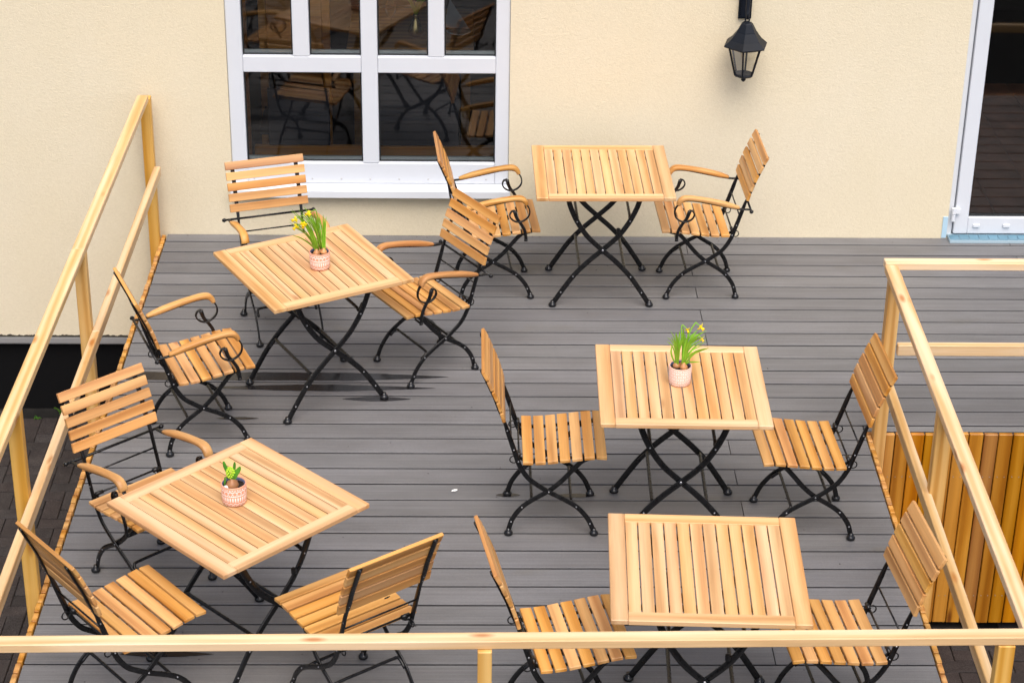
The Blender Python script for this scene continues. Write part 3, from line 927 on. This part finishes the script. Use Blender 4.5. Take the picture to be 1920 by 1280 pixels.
GA, GC = 'wooden armchairs round the back tables', 'armless wooden chairs round the front tables'
chairs = [
    # arms, x, y, angle, label
    (1, -1.040, -1.135, -71.9, 'slatted armchair standing with its back to the white window, facing the daffodil table'),
    (1, -0.225, -1.596, 212.2, 'slatted armchair on the right of the daffodil table, seat corner under its edge'),
    (1, 0.144, -0.600, 4.6, 'slatted armchair in front of the right window edge, left of the bare back table'),
    (1, 1.349, -0.573, 181.7, 'slatted armchair by the cream wall below the lantern, right of the bare back table'),
    (1, -1.373, -2.344, 21.7, 'slatted armchair beside the left railing, tucked towards the daffodil table near the wet boards'),
    (1, -1.431, -3.660, -47.8, 'slatted armchair at the upper left corner of the hyacinth table, back against the left railing'),
    (0, -1.399, -4.588, 39.5, 'armless slatted chair at lower left of the hyacinth table, back turned to the left railing'),
    (0, -0.467, -4.575, 126.6, 'armless slatted chair seen from behind at lower right of the hyacinth table'),
    (0, 0.396, -3.130, 0.0, 'armless slatted chair on the left of the right hand table with daffodils'),
    (0, 1.609, -3.176, 182.5, 'armless slatted chair on the right of the right daffodil table, near the corner post'),
    (0, 0.393, -4.733, 9.9, 'armless slatted chair on the left of the bare front table, behind the front rail'),
    (0, 1.524, -4.701, 185.7, 'armless slatted chair on the right of the bare front table, next to the right railing'),
]
proto = {}
for a, x, y, ang, lab in chairs:
    if a not in proto:
        o = proto[a] = make_chair(a)
    else:
        o = copy_tree(proto[a])
    o.location = (x, y, 0); o.rotation_euler = (0, 0, R(ang))
    tag(o, lab, 'armchair' if a else 'chair', GA if a else GC)

# small dark maker's plate riveted behind the lowest back slat of the chair seen from behind
c8 = [o for o in bpy.data.objects if o.get('label', '').startswith('armless slatted chair seen from behind')][0]
v, f = lathe([(0.0135, 0.0), (0.0125, 0.0016), (0.002, 0.002)], (0, 0, 0), 12)
v = [(-0.252 - p[2] + (p[1] * 0.36) * -0.28, p[0] * 1.1, 0.634 + p[1] * 0.36) for p in v]
mk('maker_plate', v, f, 'gasket', c8)

# ------------------------------------------------------------------ tables
TS, TZ, TT = 0.778, 0.74, 0.022
EW = 0.068
IN = TS - 2 * EW
NS = 12
sp = IN / NS
end_mesh = bev_mesh('end_board', TS, EW, TT, 0.003, 'teak_table')
rail_mesh = bev_mesh('frame_board', IN - 0.0012, 0.062, TT, 0.0025, 'teak_table')
slat_mesh = bev_mesh('slat', TS - 0.124 - 0.001, sp - 0.0056, TT - 0.004, 0.0009, 'teak_table')
def make_table():
    root = empty('folding_table')
    zc = TZ - TT / 2
    for sg in (-1, 1):
        put('end_board', end_mesh, root, (sg * (TS / 2 - EW / 2), 0, zc), (0, 1, 0), (0, 0, 1))
        put('frame_board', rail_mesh, root, (0, sg * (TS / 2 - 0.031), zc - 0.0006), (1, 0, 0), (0, 0, 1))
    for k in range(NS):
        put('slat', slat_mesh, root, (-IN / 2 + sp * (k + 0.5), 0, zc - 0.001 + random.uniform(-0.0006, 0.0004)), (0, 1, 0), (0, 0, 1))
    legp = [(-0.279, 0.012), (-0.225, 0.098), (-0.161, 0.192), (-0.085, 0.276), (0, 0.354), (0.083, 0.434), (0.138, 0.512), (0.176, 0.588), (0.199, 0.655), (0.208, 0.712)]
    riv = MB()
    for sg in (-1, 1):
        for m_ in (-1, 1):
            yo = sg * (0.245 - (0.0085 if m_ > 0 else 0.0))
            v, f = flatbar([(m_ * a, b) for a, b in legp], 0.029, 0.009, yo, 4)
            mk('leg', v, f, 'black_metal', root, True)
            v, f = lathe([(0.014, 0.0), (0.0225, 0.005), (0.0235, 0.013), (0.018, 0.021), (0.012, 0.027), (0.011, 0.036)], (m_ * 0.279, sg * 0.243, 0), 14)
            mk('foot', v, f, 'rubber', root, True)
            for (a, b) in ((-0.165, 0.187), (-0.232, 0.087), (0.15, 0.532)):
                riv.add(*dome((m_ * a, yo + sg * 0.0042, b), sg, 0.0048, 0.003))
        riv.add(*dome((0, sg * 0.2492, 0.354), sg, 0.0075, 0.004))
        v, f = gbox(-0.33, 0.33, sg * 0.255 - 0.009, sg * 0.255 + 0.009, 0.703, 0.7178)
        mk('bearer', v, f, 'black_metal', root)
    riv.build('rivets', 'rivet', root, True)['kind'] = 'stuff'
    for m_ in (-1, 1):
        for (a, b, a2, b2) in ((-0.128, 0.234, -0.165, 0.190), (0.150, 0.545, 0.170, 0.585)):
            y1 = 0.232
            v, f = tube([(m_ * a2, y1, b2), (m_ * a, y1 - 0.004, b), (m_ * a, y1 - 0.04, b + 0.006), (m_ * a, 0, b + 0.006), (m_ * a, -y1 + 0.04, b + 0.006), (m_ * a, -y1 + 0.004, b), (m_ * a2, -y1, b2)], 0.0088, 8, 4)
            mk('rung', v, f, 'black_metal', root, True)
    # locking knob on one leg
    mb = MB()
    mb.add(*lathe([(0.004, -0.016), (0.011, -0.014), (0.012, 0.010), (0.004, 0.014)], (0.085, -0.243, 0.478), 9))
    mb.add(*gbox(0.088, 0.118, -0.247, -0.240, 0.468, 0.482))
    mb.build('locking_knob', 'black_metal', root)
    return root
tables = [
    (0.762, -0.621, 0.7, 'bare square folding table by the cream wall'),
    (-0.802, -1.901, 28.85, 'square folding table with a leaning daffodil pot, turned corner on in front of the window'),
    (-0.957, -4.234, 44.7, 'square folding table carrying the hyacinth pot at front left, turned diagonally'),
    (0.993, -3.173, -1.2, 'square folding table with an upright daffodil pot, middle of the right side'),
    (0.959, -4.712, -2.4, 'bare square folding table nearest the camera, behind the front rail'),
]
tp = None
for i, (x, y, a, lab) in enumerate(tables):
    if tp is None: o = tp = make_table()
    else: o = copy_tree(tp)
    # the locking knob sits on the left leg of some tables
    o.location = (x, y, 0); o.rotation_euler = (0, 0, R(a + (180 if i in (1, 3) else 0)))
    tag(o, lab, 'table', 'slatted folding tables')

# ------------------------------------------------------------------ potted plants
def make_pot(parent, mat):
    prof = [(0.0465, 0.0), (0.050, 0.004), (0.0520, 0.03), (0.0530, 0.06), (0.0535, 0.088), (0.0528, 0.0915), (0.0500, 0.0915), (0.0485, 0.089), (0.0475, 0.074), (0.001, 0.0735)]
    seg = 40
    v, f = lathe(prof, (0, 0, 0), seg)
    o = mk('pot', v, f, mat, parent, True)
    me = o.data
    uvl = me.uv_layers.new(name='UVMap')
    for poly in me.polygons:
        us = []
        for li in poly.loop_indices:
            co = me.vertices[me.loops[li].vertex_index].co
            u = (math.atan2(co.y, co.x) / (2 * math.pi)) % 1.0
            us.append(u)
        for li, u in zip(poly.loop_indices, us):
            co = me.vertices[me.loops[li].vertex_index].co
            if max(us) - min(us) > 0.5 and u < 0.5: u += 1.0
            inner = math.hypot(co.x, co.y) < 0.0515 and co.z > 0.05
            uvl.data[li].uv = (u, 1.05 if inner else min(co.z / 0.0905, 1.05))
    v, f = lathe([(0.0478, 0.076), (0.0482, 0.089), (0.0466, 0.089), (0.0462, 0.076)], (0, 0, 0), 28)
    mk('liner', v, f[:-2], 'liner', parent, True)
    vv, ff = [], []
    rings = [(0.0001, 0.0), (0.015, 0.003), (0.030, 0.0), (0.046, -0.004)]
    for r_, dz in rings:
        for k in range(16):
            a = 2 * math.pi * k / 16
            vv.append((r_ * math.cos(a), r_ * math.sin(a), 0.080 + dz + random.uniform(-0.002, 0.003)))
    for i in range(3):
        for k in range(16):
            k2 = (k + 1) % 16
            ff.append((i * 16 + k, (i + 1) * 16 + k, (i + 1) * 16 + k2, i * 16 + k2))
    mk('soil', vv, ff, 'soil', parent, True)

def make_bulb(parent, x, y, r):
    v, f = lathe([(r * 0.5, -0.6 * r), (r * 0.95, -0.2 * r), (r, 0.15 * r), (r * 0.75, 0.6 * r), (r * 0.4, 0.95 * r), (r * 0.22, 1.35 * r)], (x, y, 0.084), 11)
    v = [(p[0] + random.uniform(-1, 1) * r * 0.06, p[1] + random.uniform(-1, 1) * r * 0.06, p[2]) for p in v]
    mk('bulb', v, f, 'bulb', parent, True)

def ribbon(pts, width, fold=0.25, tip=0.15, n=5, base=0.55):
    P = spline(pts, n)
    N = len(P)
    v, f = [], []
    for i, p in enumerate(P):
        t = (P[min(i + 1, N - 1)] - P[max(i - 1, 0)]).normalized()
        side = t.cross(Vector((0.3, 0.8, 0.2)))
        if i == 0: pass
        side = (side - t * side.dot(t)).normalized()
        up = side.cross(t)
        q = i / (N - 1)
        w = width * 0.5 * min(1.0, base + q * 2.5) * (1.0 if q < 0.6 else max(tip, 1 - ((q - 0.6) / 0.4) ** 2 * (1 - tip)))
        v += [p - side * w + up * w * fold, p, p + side * w + up * w * fold]
    for i in range(N - 1):
        a = i * 3
        f += [(a, a + 1, a + 4, a + 3), (a + 1, a + 2, a + 5, a + 4)]
    return v, f

def daffodil_flower(parent, c, d, s=1.0):
    """c = back of the flower, d = direction it faces"""
    d = Vector(d).normalized()
    u = d.cross(Vector((0, 0, 1)) if abs(d.z) < 0.9 else Vector((1, 0, 0))).normalized(); w = d.cross(u)
    c = Vector(c)
    mb = MB()
    for k in range(6):
        a = math.pi / 3 * k + 0.2
        r = (u * math.cos(a) + w * math.sin(a)); tng = d.cross(r)
        L, Wd = 0.023 * s, 0.0095 * s
        pts = [c, c + r * L * 0.45 + tng * Wd + d * 0.001, c + r * L - d * 0.005 * s, c + r * L * 0.45 - tng * Wd + d * 0.001, c + r * L * 0.5 + d * 0.003 * s]
        mb.add(pts, [(0, 1, 4), (1, 2, 4), (2, 3, 4), (3, 0, 4)], 0)
    # trumpet
    seg = 9; vv, ff = [], []
    for (rad, h) in ((0.004, 0.0), (0.0055, 0.008), (0.006, 0.014), (0.0085, 0.020)):
        for k in range(seg):
            a = 2 * math.pi * k / seg
            ru = 1.0 + (0.15 if (h > 0.018 and k % 2) else 0)
            vv.append(c + (u * math.cos(a) + w * math.sin(a)) * rad * s * ru + d * h * s)
    for i in range(3):
        for k in range(seg):
            k2 = (k + 1) % seg
            ff.append((i * seg + k, i * seg + k2, (i + 1) * seg + k2, (i + 1) * seg + k))
    mb.add(vv, ff, 1)
    return mb.build('flower', None, parent, False, ['petal', 'trumpet'])

def stem(parent, pts):
    v, f = tube(pts, [0.0032, 0.0028, 0.0022], 6, 4)
    return mk('stem', v, f, 'leaf', parent, True)

rs = random.Random(11)
# leaning daffodils on the table by the window
d1 = tag(empty('potted_daffodil', (-0.762, -1.925, TZ), 0.6), 'leaning daffodils with four yellow flowers in a zigzag printed terracotta pot before the window', 'potted plant', 'potted spring bulbs')
dd = empty; 
make_pot(d1, 'pot_bands')
d1.rotation_euler = (0, 0, 0)
for (bx, by, br) in ((-0.014, -0.016, 0.019), (0.022, -0.002, 0.018), (0.0, 0.02, 0.015)): make_bulb(d1, bx, by, br)
for k in range(34):
    b = [(-0.014, -0.012), (0.024, 0.0), (0.002, 0.018)][k % 3]
    lean = rs.uniform(-0.105, -0.010) if k % 3 else rs.uniform(-0.12, -0.06)
    if k % 3 == 1: lean = rs.uniform(-0.07, 0.012)
    h = rs.uniform(0.15, 0.225)
    yy = rs.uniform(-0.03, 0.04)
    bx, by = b[0] + rs.uniform(-0.007, 0.007), b[1] + rs.uniform(-0.006, 0.006)
    v, f = ribbon([(bx, by, 0.095), (bx + lean * 0.25, by + yy * 0.2, 0.095 + h * 0.4), (bx + lean * 0.65, by + yy * 0.6, 0.095 + h * 0.75), (bx + lean * 1.15, by + yy, 0.095 + h)], rs.uniform(0.006, 0.009))
    mk('leaf', v, f, 'leaf', d1, True)
v, f = ribbon([(-0.018, -0.01, 0.10), (-0.05, -0.02, 0.14), (-0.09, -0.03, 0.175), (-0.135, -0.035, 0.195)], 0.010)
mk('leaf', v, f, 'leaf', d1, True)
for (fx, fy, fz, dx, dy, dz, s) in ((-0.118, 0.01, 0.262, -0.9, -0.5, -0.1, 1.0), (-0.112, -0.02, 0.236, -0.7, -0.6, -0.45, 1.05), (-0.075, -0.025, 0.250, -0.1, -0.9, -0.4, 1.0), (-0.052, 0.03, 0.285, -0.8, -0.6, 0.15, 0.95)):
    b = (-0.012 + rs.uniform(-0.01, 0.02), rs.uniform(-0.01, 0.01), 0.10)
    top = (fx + 0.028, fy + 0.012, fz + 0.016)
    stem(d1, [b, (b[0] * 0.4 + top[0] * 0.6 + 0.012, top[1] * 0.6, 0.10 + (top[2] - 0.10) * 0.7), (top[0] + 0.010, top[1], top[2] - 0.004), top, (fx, fy, fz)])
    daffodil_flower(d1, (fx, fy, fz), (dx, dy, dz), s)
# upright daffodils on the right hand table
d2 = tag(empty('potted_daffodil', (0.985, -3.160, TZ)), 'upright bushy daffodils in a white ring printed terracotta pot on the right side table', 'potted plant', 'potted spring bulbs')
make_pot(d2, 'pot_dots')
for (bx, by, br) in ((-0.018, 0.006, 0.019), (0.014, -0.012, 0.019), (0.01, 0.02, 0.014)): make_bulb(d2, bx, by, br)
for k in range(42):
    b = [(-0.018, 0.0), (0.014, -0.008), (0.012, 0.012)][k % 3]
    lean = rs.uniform(-0.045, 0.03) if k % 3 == 0 else rs.uniform(-0.01, 0.095)
    h = rs.uniform(0.11, 0.19) - abs(lean) * 0.35
    yy = rs.uniform(-0.03, 0.04)
    bx, by = b[0] + rs.uniform(-0.007, 0.007), b[1] + rs.uniform(-0.006, 0.006)
    v, f = ribbon([(bx, by, 0.095), (bx + lean * 0.2, by + yy * 0.2, 0.095 + h * 0.45), (bx + lean * 0.6, by + yy * 0.6, 0.095 + h * 0.8), (bx + lean * 1.2, by + yy, 0.095 + h)], rs.uniform(0.0055, 0.008))
    mk('leaf', v, f, 'leaf', d2, True)
for pts in ([(0.02, -0.01, 0.10), (0.05, -0.015, 0.15), (0.085, -0.02, 0.175), (0.125, -0.02, 0.19)], [(0.02, -0.01, 0.10), (0.035, -0.02, 0.115), (0.055, -0.03, 0.122), (0.085, -0.035, 0.125)], [(-0.025, 0, 0.10), (-0.04, 0, 0.13), (-0.047, 0, 0.16), (-0.045, 0, 0.19)]):
    v, f = ribbon(pts, 0.009); mk('leaf', v, f, 'leaf', d2, True)
for (fx, fy, fz, dx, dy, dz, s) in ((0.082, 0.0, 0.288, 0.75, -0.5, -0.45, 1.0), (0.090, -0.01, 0.232, 0.6, -0.5, -0.6, 0.7), (0.025, 0.02, 0.265, 0.3, -0.6, -0.7, 0.75)):
    b = (0.012 + rs.uniform(-0.01, 0.01), rs.uniform(-0.01, 0.01), 0.10)
    top = (fx - 0.018, fy + 0.008, fz + 0.016)
    stem(d2, [b, (b[0] * 0.4 + top[0] * 0.6 - 0.012, top[1] * 0.6, 0.10 + (top[2] - 0.10) * 0.7), (top[0] - 0.008, top[1], top[2] - 0.003), top, (fx, fy, fz)])
    daffodil_flower(d2, (fx, fy, fz), (dx, dy, dz), s)
# budding hyacinth on the front left table
d3 = tag(empty('potted_hyacinth', (-0.973, -4.222, TZ)), 'short budding hyacinth in a zigzag printed terracotta pot on the front left table', 'potted plant', 'potted spring bulbs')
make_pot(d3, 'pot_bands')
make_bulb(d3, -0.004, -0.010, 0.027)
v, f = lathe([(0.002, 0), (0.010, 0.004), (0.012, 0.008), (0.002, 0.013)], (-0.028, -0.026, 0.078), 7); mk('bulb', v, f, 'scrap', d3, True)
for pts, w in (([(-0.012, -0.006, 0.115), (-0.024, -0.004, 0.14), (-0.034, 0.0, 0.165), (-0.038, 0.004, 0.190)], 0.021), ([(-0.002, 0.002, 0.115), (0.002, 0.008, 0.14), (0.005, 0.012, 0.165), (0.007, 0.014, 0.182)], 0.013),
               ([(0.000, -0.010, 0.112), (0.010, -0.010, 0.132), (0.022, -0.008, 0.152), (0.032, -0.006, 0.170)], 0.020), ([(-0.016, -0.012, 0.112), (-0.030, -0.016, 0.122), (-0.034, -0.020, 0.108), (-0.036, -0.022, 0.088)], 0.010),
               ([(-0.006, -0.016, 0.112), (-0.006, -0.02, 0.125), (0.002, -0.02, 0.135), (0.008, -0.018, 0.142)], 0.018)):
    v, f = ribbon(pts, w, 0.5, 0.3, 5, 0.7); mk('leaf', v, f, 'leaf_dark', d3, True)
mb = MB()
for k in range(46):
    zt = (k + 0.5) / 46
    rr = 0.0165 * math.sin(math.pi * (0.12 + 0.80 * zt)) ** 0.7
    a = k * 2.39996
    c = Vector((-0.010 + rr * math.cos(a), -0.008 + rr * math.sin(a), 0.120 + zt * 0.045))
    mb.add(*lathe([(0.0008, -0.0042), (0.0036, -0.002), (0.0042, 0.001), (0.0015, 0.0046)], c, 6))
fb = mb.build('flower_bud', 'bud', d3, True)

# ------------------------------------------------------------------ wall lantern
ln = tag(empty('wall_lantern', (1.612, -0.06, 1.30)), 'black six sided carriage lantern hanging from a bracket on the cream wall', 'lantern')
def hexring(r, z, rot=0.12): return [(r * math.cos(math.pi / 3 * k + rot), r * math.sin(math.pi / 3 * k + rot), z) for k in range(6)]
ROT = 0.28
prof = [(0.134, 0.000), (0.136, 0.006), (0.098, 0.038), (0.062, 0.085), (0.060, 0.090), (0.036, 0.132), (0.026, 0.140), (0.004, 0.144)]
v, f = lathe(prof, (0, 0, 0), 6, ROT)
mk('roof', v, f, 'lantern', ln)
def hexbar(r0, z0, r1, z1, rot, k, t=0.006):
    a = math.pi / 3 * k + rot
    return tube([(r0 * math.cos(a), r0 * math.sin(a), z0), (r1 * math.cos(a), r1 * math.sin(a), z1)], t, 6, 1, False)
for k in range(6):
    v, f = hexbar(0.104, 0.0, 0.056, -0.178, ROT, k)
    mk('frame_bar', v, f, 'lantern', ln)
    a0, a1 = math.pi / 3 * k + ROT, math.pi / 3 * (k + 1) + ROT
    q = []
    for (r_, z_, a) in ((0.100, -0.004, a0), (0.100, -0.004, a1), (0.0545, -0.176, a1), (0.0545, -0.176, a0)): q.append((r_ * math.cos(a), r_ * math.sin(a), z_))
    mk('pane', q, [(0, 1, 2, 3)], 'clear', ln)
mb = MB()
for k in range(6):
    a0, a1 = math.pi / 3 * k + ROT, math.pi / 3 * (k + 1) + ROT
    for r_, z_, t_ in ((0.104, -0.006, 0.006), (0.056, -0.176, 0.006)):
        mb.add(*tube([(r_ * math.cos(a0), r_ * math.sin(a0), z_), (r_ * math.cos(a1), r_ * math.sin(a1), z_)], t_, 6, 1, False))
mb.build('frame_ring', 'lantern', ln)
v, f = lathe([(0.056, 0.004), (0.060, 0.0), (0.052, -0.010), (0.024, -0.017), (0.014, -0.024), (0.016, -0.032), (0.006, -0.044)], (0, 0, -0.178), 6, ROT)
v = v[::1]
mk('base', v, [tuple(reversed(q)) for q in f], 'lantern', ln)
rg = [(0.012 * math.cos(a), 0, 0.154 + 0.014 * math.sin(a)) for a in [2 * math.pi * k / 12 for k in range(13)]]
v, f = tube(rg, 0.0045, 6, 1, False); mk('ring', v, f, 'lantern', ln, True)
v, f = tube([(0.0, 0.0, 0.162), (0.0, -0.006, 0.185), (0.0, 0.004, 0.215), (0.0, 0.02, 0.30), (0.0, 0.07, 0.37), (0.0, 0.155, 0.40)], [0.007, 0.011, 0.013, 0.013, 0.012, 0.012], 8, 4)
mk('arm', v, f, 'lantern', ln, True)
mb = MB(); mb.add(*gbox(-0.034, 0.042, 0.150, 0.1695, 0.112, 0.50)); mb.add(*gbox(-0.022, 0.030, 0.140, 0.1495, 0.124, 0.488))
mb.build('backplate', 'lantern', ln)

# ------------------------------------------------------------------ wet streaks, scrap, weeds
def streak(label, x0, x1, y0, y1, blunt_left=False, tail=0.35):
    n = 40
    vt, vb = [], []
    rr = random.Random(int((x0 * 100 + y0 * 1000)))
    for i in range(n + 1):
        t = i / n
        e = 1.0
        if not blunt_left and t < tail: e = (t / tail) ** 0.7
        if t > 1 - tail: e = min(e, ((1 - t) / tail) ** 0.8)
        e = max(e, 0.01)
        c = (y0 + y1) / 2; h = (y1 - y0) / 2
        x = x0 + (x1 - x0) * t
        vt.append((x, c + h * e * (0.92 + rr.uniform(-0.06, 0.06)), 0.0))
        vb.append((x, c - h * e * (0.92 + rr.uniform(-0.06, 0.06)), 0.0))
    cx, cy = (x0 + x1) / 2, (y0 + y1) / 2
    v = [(p[0] - cx, p[1] - cy, 0.0) for p in vt + vb]
    f = [(i, n + 1 + i, n + 2 + i, i + 1) for i in range(n)]
    o = mk('wet_streak', v, f, 'wet')
    o.location = (cx, cy, 0.0022)
    return tag(o, label, 'wet streak', 'wet streaks on the deck boards')
streak('longest dark wet streak on the deck under the daffodil table by the window', -1.83, -0.10, -1.788, -1.690, True, 0.30)
streak('dark wet streak just in front of the longest one, under the same table', -1.40, -0.17, -1.905, -1.826, False, 0.42)
streak('short wet streak round the front right foot of the daffodil table by the window', -0.66, -0.30, -2.012, -1.962)
streak('small wet spot round a rear foot of the chair left of the right daffodil table', 0.14, 0.26, -2.972, -2.935)
streak('thin wet streak between chair foot and table foot at the right daffodil table', 0.425, 0.63, -2.978, -2.938)
streak('dark wet streak on the boards below the front rail at lower left', -1.50, -1.09, -4.300, -4.255)
streak('faint wet streak by the far front foot of the armchair at the left railing', -1.30, -1.08, -2.215, -2.185)

v, f = [], []
rr = random.Random(3)
for k in range(12):
    a = 2 * math.pi * k / 12
    v.append((0.017 * math.cos(a) * rr.uniform(0.75, 1.15), 0.010 * math.sin(a) * rr.uniform(0.7, 1.2) + 0.008 * math.cos(a), rr.uniform(0, 0.003)))
v.append((0, 0, 0.007))
f = [(k, (k + 1) % 12, 12) for k in range(12)]
o = mk('paper_scrap', v, f, 'scrap'); o.location = (-0.062, -2.916, 0.003)
tag(o, 'small crumpled white scrap lying on the grey deck boards in the middle', 'scrap')

mb = MB()
for k in range(90):
    x, y = (rr.uniform(-1.8, 2.0), rr.uniform(-5.3, 0.09)) if k % 3 else (rr.uniform(-1.8, 2.9), 0.10 - abs(rr.gauss(0, 0.05)))
    t = rr.uniform(0.002, 0.0045); a = rr.uniform(0, 3.1); z = 0.0012
    pts = [(x + t * rr.uniform(0.6, 1.4) * math.cos(a + q), y + t * rr.uniform(0.6, 1.4) * math.sin(a + q), z) for q in (0, 1.6, 3.1, 4.7)] + [(x, y, z + t * 0.5)]
    mb.add(pts, [(0, 1, 4), (1, 2, 4), (2, 3, 4), (3, 0, 4)])
o = mb.build('crumbs', 'soil'); tag(o, 'tiny dark crumbs of dirt scattered over the grey deck', 'dirt', None, 'stuff')

def weed(x, y, s, lab, n=7):
    root = tag(empty('weed', (x, y, GZ)), lab, 'weed', 'weeds in the paving joints')
    for k in range(n):
        a = rs.uniform(0, 6.28); L = s * rs.uniform(0.6, 1.1)
        d = Vector((math.cos(a), math.sin(a), 0))
        v, f = ribbon([(0, 0, 0), d * L * 0.35 + Vector((0, 0, L * 0.4)), d * L * 0.8 + Vector((0, 0, L * 0.5)), d * L * 1.1 + Vector((0, 0, L * 0.4))], s * 0.38, 0.3, 0.3, 3)
        mk('leaf', v, f, 'weed', root, True)
weed(-2.60, 0.06, 0.045, 'tallest small green weed where the paving meets the black plinth')
weed(-2.73, -0.02, 0.03, 'low weed left of the tallest one at the black plinth', 5)
weed(-2.56, -0.42, 0.03, 'tiny weed in a paving joint left of the left railing', 6)

# ------------------------------------------------------------------ things seen through the window
bench = tag(empty('window_bench', (-0.6, 0.52, 0)), 'dark upholstered wooden bench seen through the lower window panes', 'bench')
def inpart(name, root, x0, x1, y0, y1, z0, z1, mat, bev=0.004):
    me = bev_mesh(name, x1 - x0, y1 - y0, z1 - z0, bev, mat)
    return put(name, me, root, ((x0 + x1) / 2 - root.location.x, (y0 + y1) / 2 - root.location.y, (z0 + z1) / 2 - root.location.z))
inpart('frame_rail', bench, -1.33, 0.30, 0.50, 0.54, 0.36, 0.425, 'oak_inside')
inpart('frame_post', bench, -1.42, -1.35, 0.50, 0.54, 0.0, 1.6, 'oak_inside')
inpart('panel', bench, -1.24, -0.86, 0.505, 0.535, 0.43, 0.80, 'fabric_dark')
inpart('panel', bench, -0.55, -0.06, 0.505, 0.535, 0.43, 0.95, 'fabric_dark')
itab = tag(empty('inside_table', (-0.38, 1.75, 0)), 'brown wooden dining table seen through the upper window panes', 'table')
inpart('table_top', itab, -0.80, 0.03, 1.39, 2.2, 0.72, 0.76, 'oak_inside')
for sx in (-0.76, -0.05):
    for sy in (1.42, 2.12): inpart('leg', itab, sx, sx + 0.06, sy, sy + 0.06, 0.0, 0.719, 'oak_inside')
ich = tag(empty('inside_chair', (-1.25, 0.85, 0)), 'wooden chair with dark seat seen through the left window panes', 'chair')
inpart('leg', ich, -1.30, -1.26, 0.66, 0.70, 0.0, 0.44, 'oak_inside'); inpart('leg', ich, -0.95, -0.91, 0.66, 0.70, 0.0, 0.44, 'oak_inside')
inpart('back_post', ich, -1.33, -1.28, 1.02, 1.07, 0.0, 1.25, 'oak_inside'); inpart('back_post', ich, -0.93, -0.88, 1.02, 1.07, 0.0, 1.25, 'oak_inside')
inpart('seat', ich, -1.31, -0.90, 0.65, 1.06, 0.44, 0.49, 'fabric_dark'); inpart('backrest', ich, -1.28, -0.93, 1.03, 1.06, 0.75, 1.22, 'oak_inside')
vase = tag(empty('vase', (-0.352, 1.624, 0.76)), 'brass bottle vase with yellow flowers behind the upper window panes', 'vase')
v, f = lathe([(0.03, 0.0), (0.048, 0.01), (0.052, 0.04), (0.04, 0.08), (0.022, 0.115), (0.017, 0.14), (0.02, 0.15)], (0, 0, 0), 18); mk('body', v, f, 'brass', vase, True)
for k in range(9):
    a = rs.uniform(0, 6.28); L = rs.uniform(0.12, 0.22); d = Vector((math.cos(a), math.sin(a), 0))
    v, f = ribbon([(0, 0, 0.14), d * L * 0.2 + Vector((0, 0, 0.14 + L * 0.5)), d * L * 0.5 + Vector((0, 0, 0.14 + L * 0.8)), d * L * 0.8 + Vector((0, 0, 0.14 + L))], 0.02)
    mk('leaf', v, f, 'leaf', vase, True)
    if k < 4: daffodil_flower(vase, d * L * 0.7 + Vector((0, 0, 0.16 + L)), d + Vector((0, -0.6, 0.3)), 1.5)
wg = tag(empty('wine_glass', (-0.521, 1.728, 0.76)), 'clear wine glass standing beside the brass vase indoors', 'glass')
v, f = lathe([(0.032, 0.0), (0.03, 0.003), (0.005, 0.007), (0.004, 0.085), (0.022, 0.10), (0.036, 0.13), (0.037, 0.16), (0.031, 0.20)], (0, 0, 0), 16); mk('bowl', v, f[:-1], 'clear', wg, True)
pt = tag(empty('plate', (-0.069, 1.69, 0.76)), 'pale plate with a folded grey napkin on the table indoors', 'plate')
v, f = lathe([(0.04, 0.0), (0.07, 0.008), (0.082, 0.014), (0.08, 0.017), (0.05, 0.009), (0.001, 0.009)], (0, 0, 0), 24); mk('dish', v, f, 'ceramic', pt, True)
mk('napkin', [(-0.1, 0.02, 0.03), (0.07, 0.0, 0.03), (-0.08, 0.12, 0.03), (-0.06, 0.05, 0.22)], [(0, 1, 3), (1, 2, 3), (2, 0, 3), (0, 2, 1)], 'napkin', pt)

scene.render.engine = 'CYCLES'
scene.cycles.max_bounces = 8
scene.cycles.transparent_max_bounces = 12
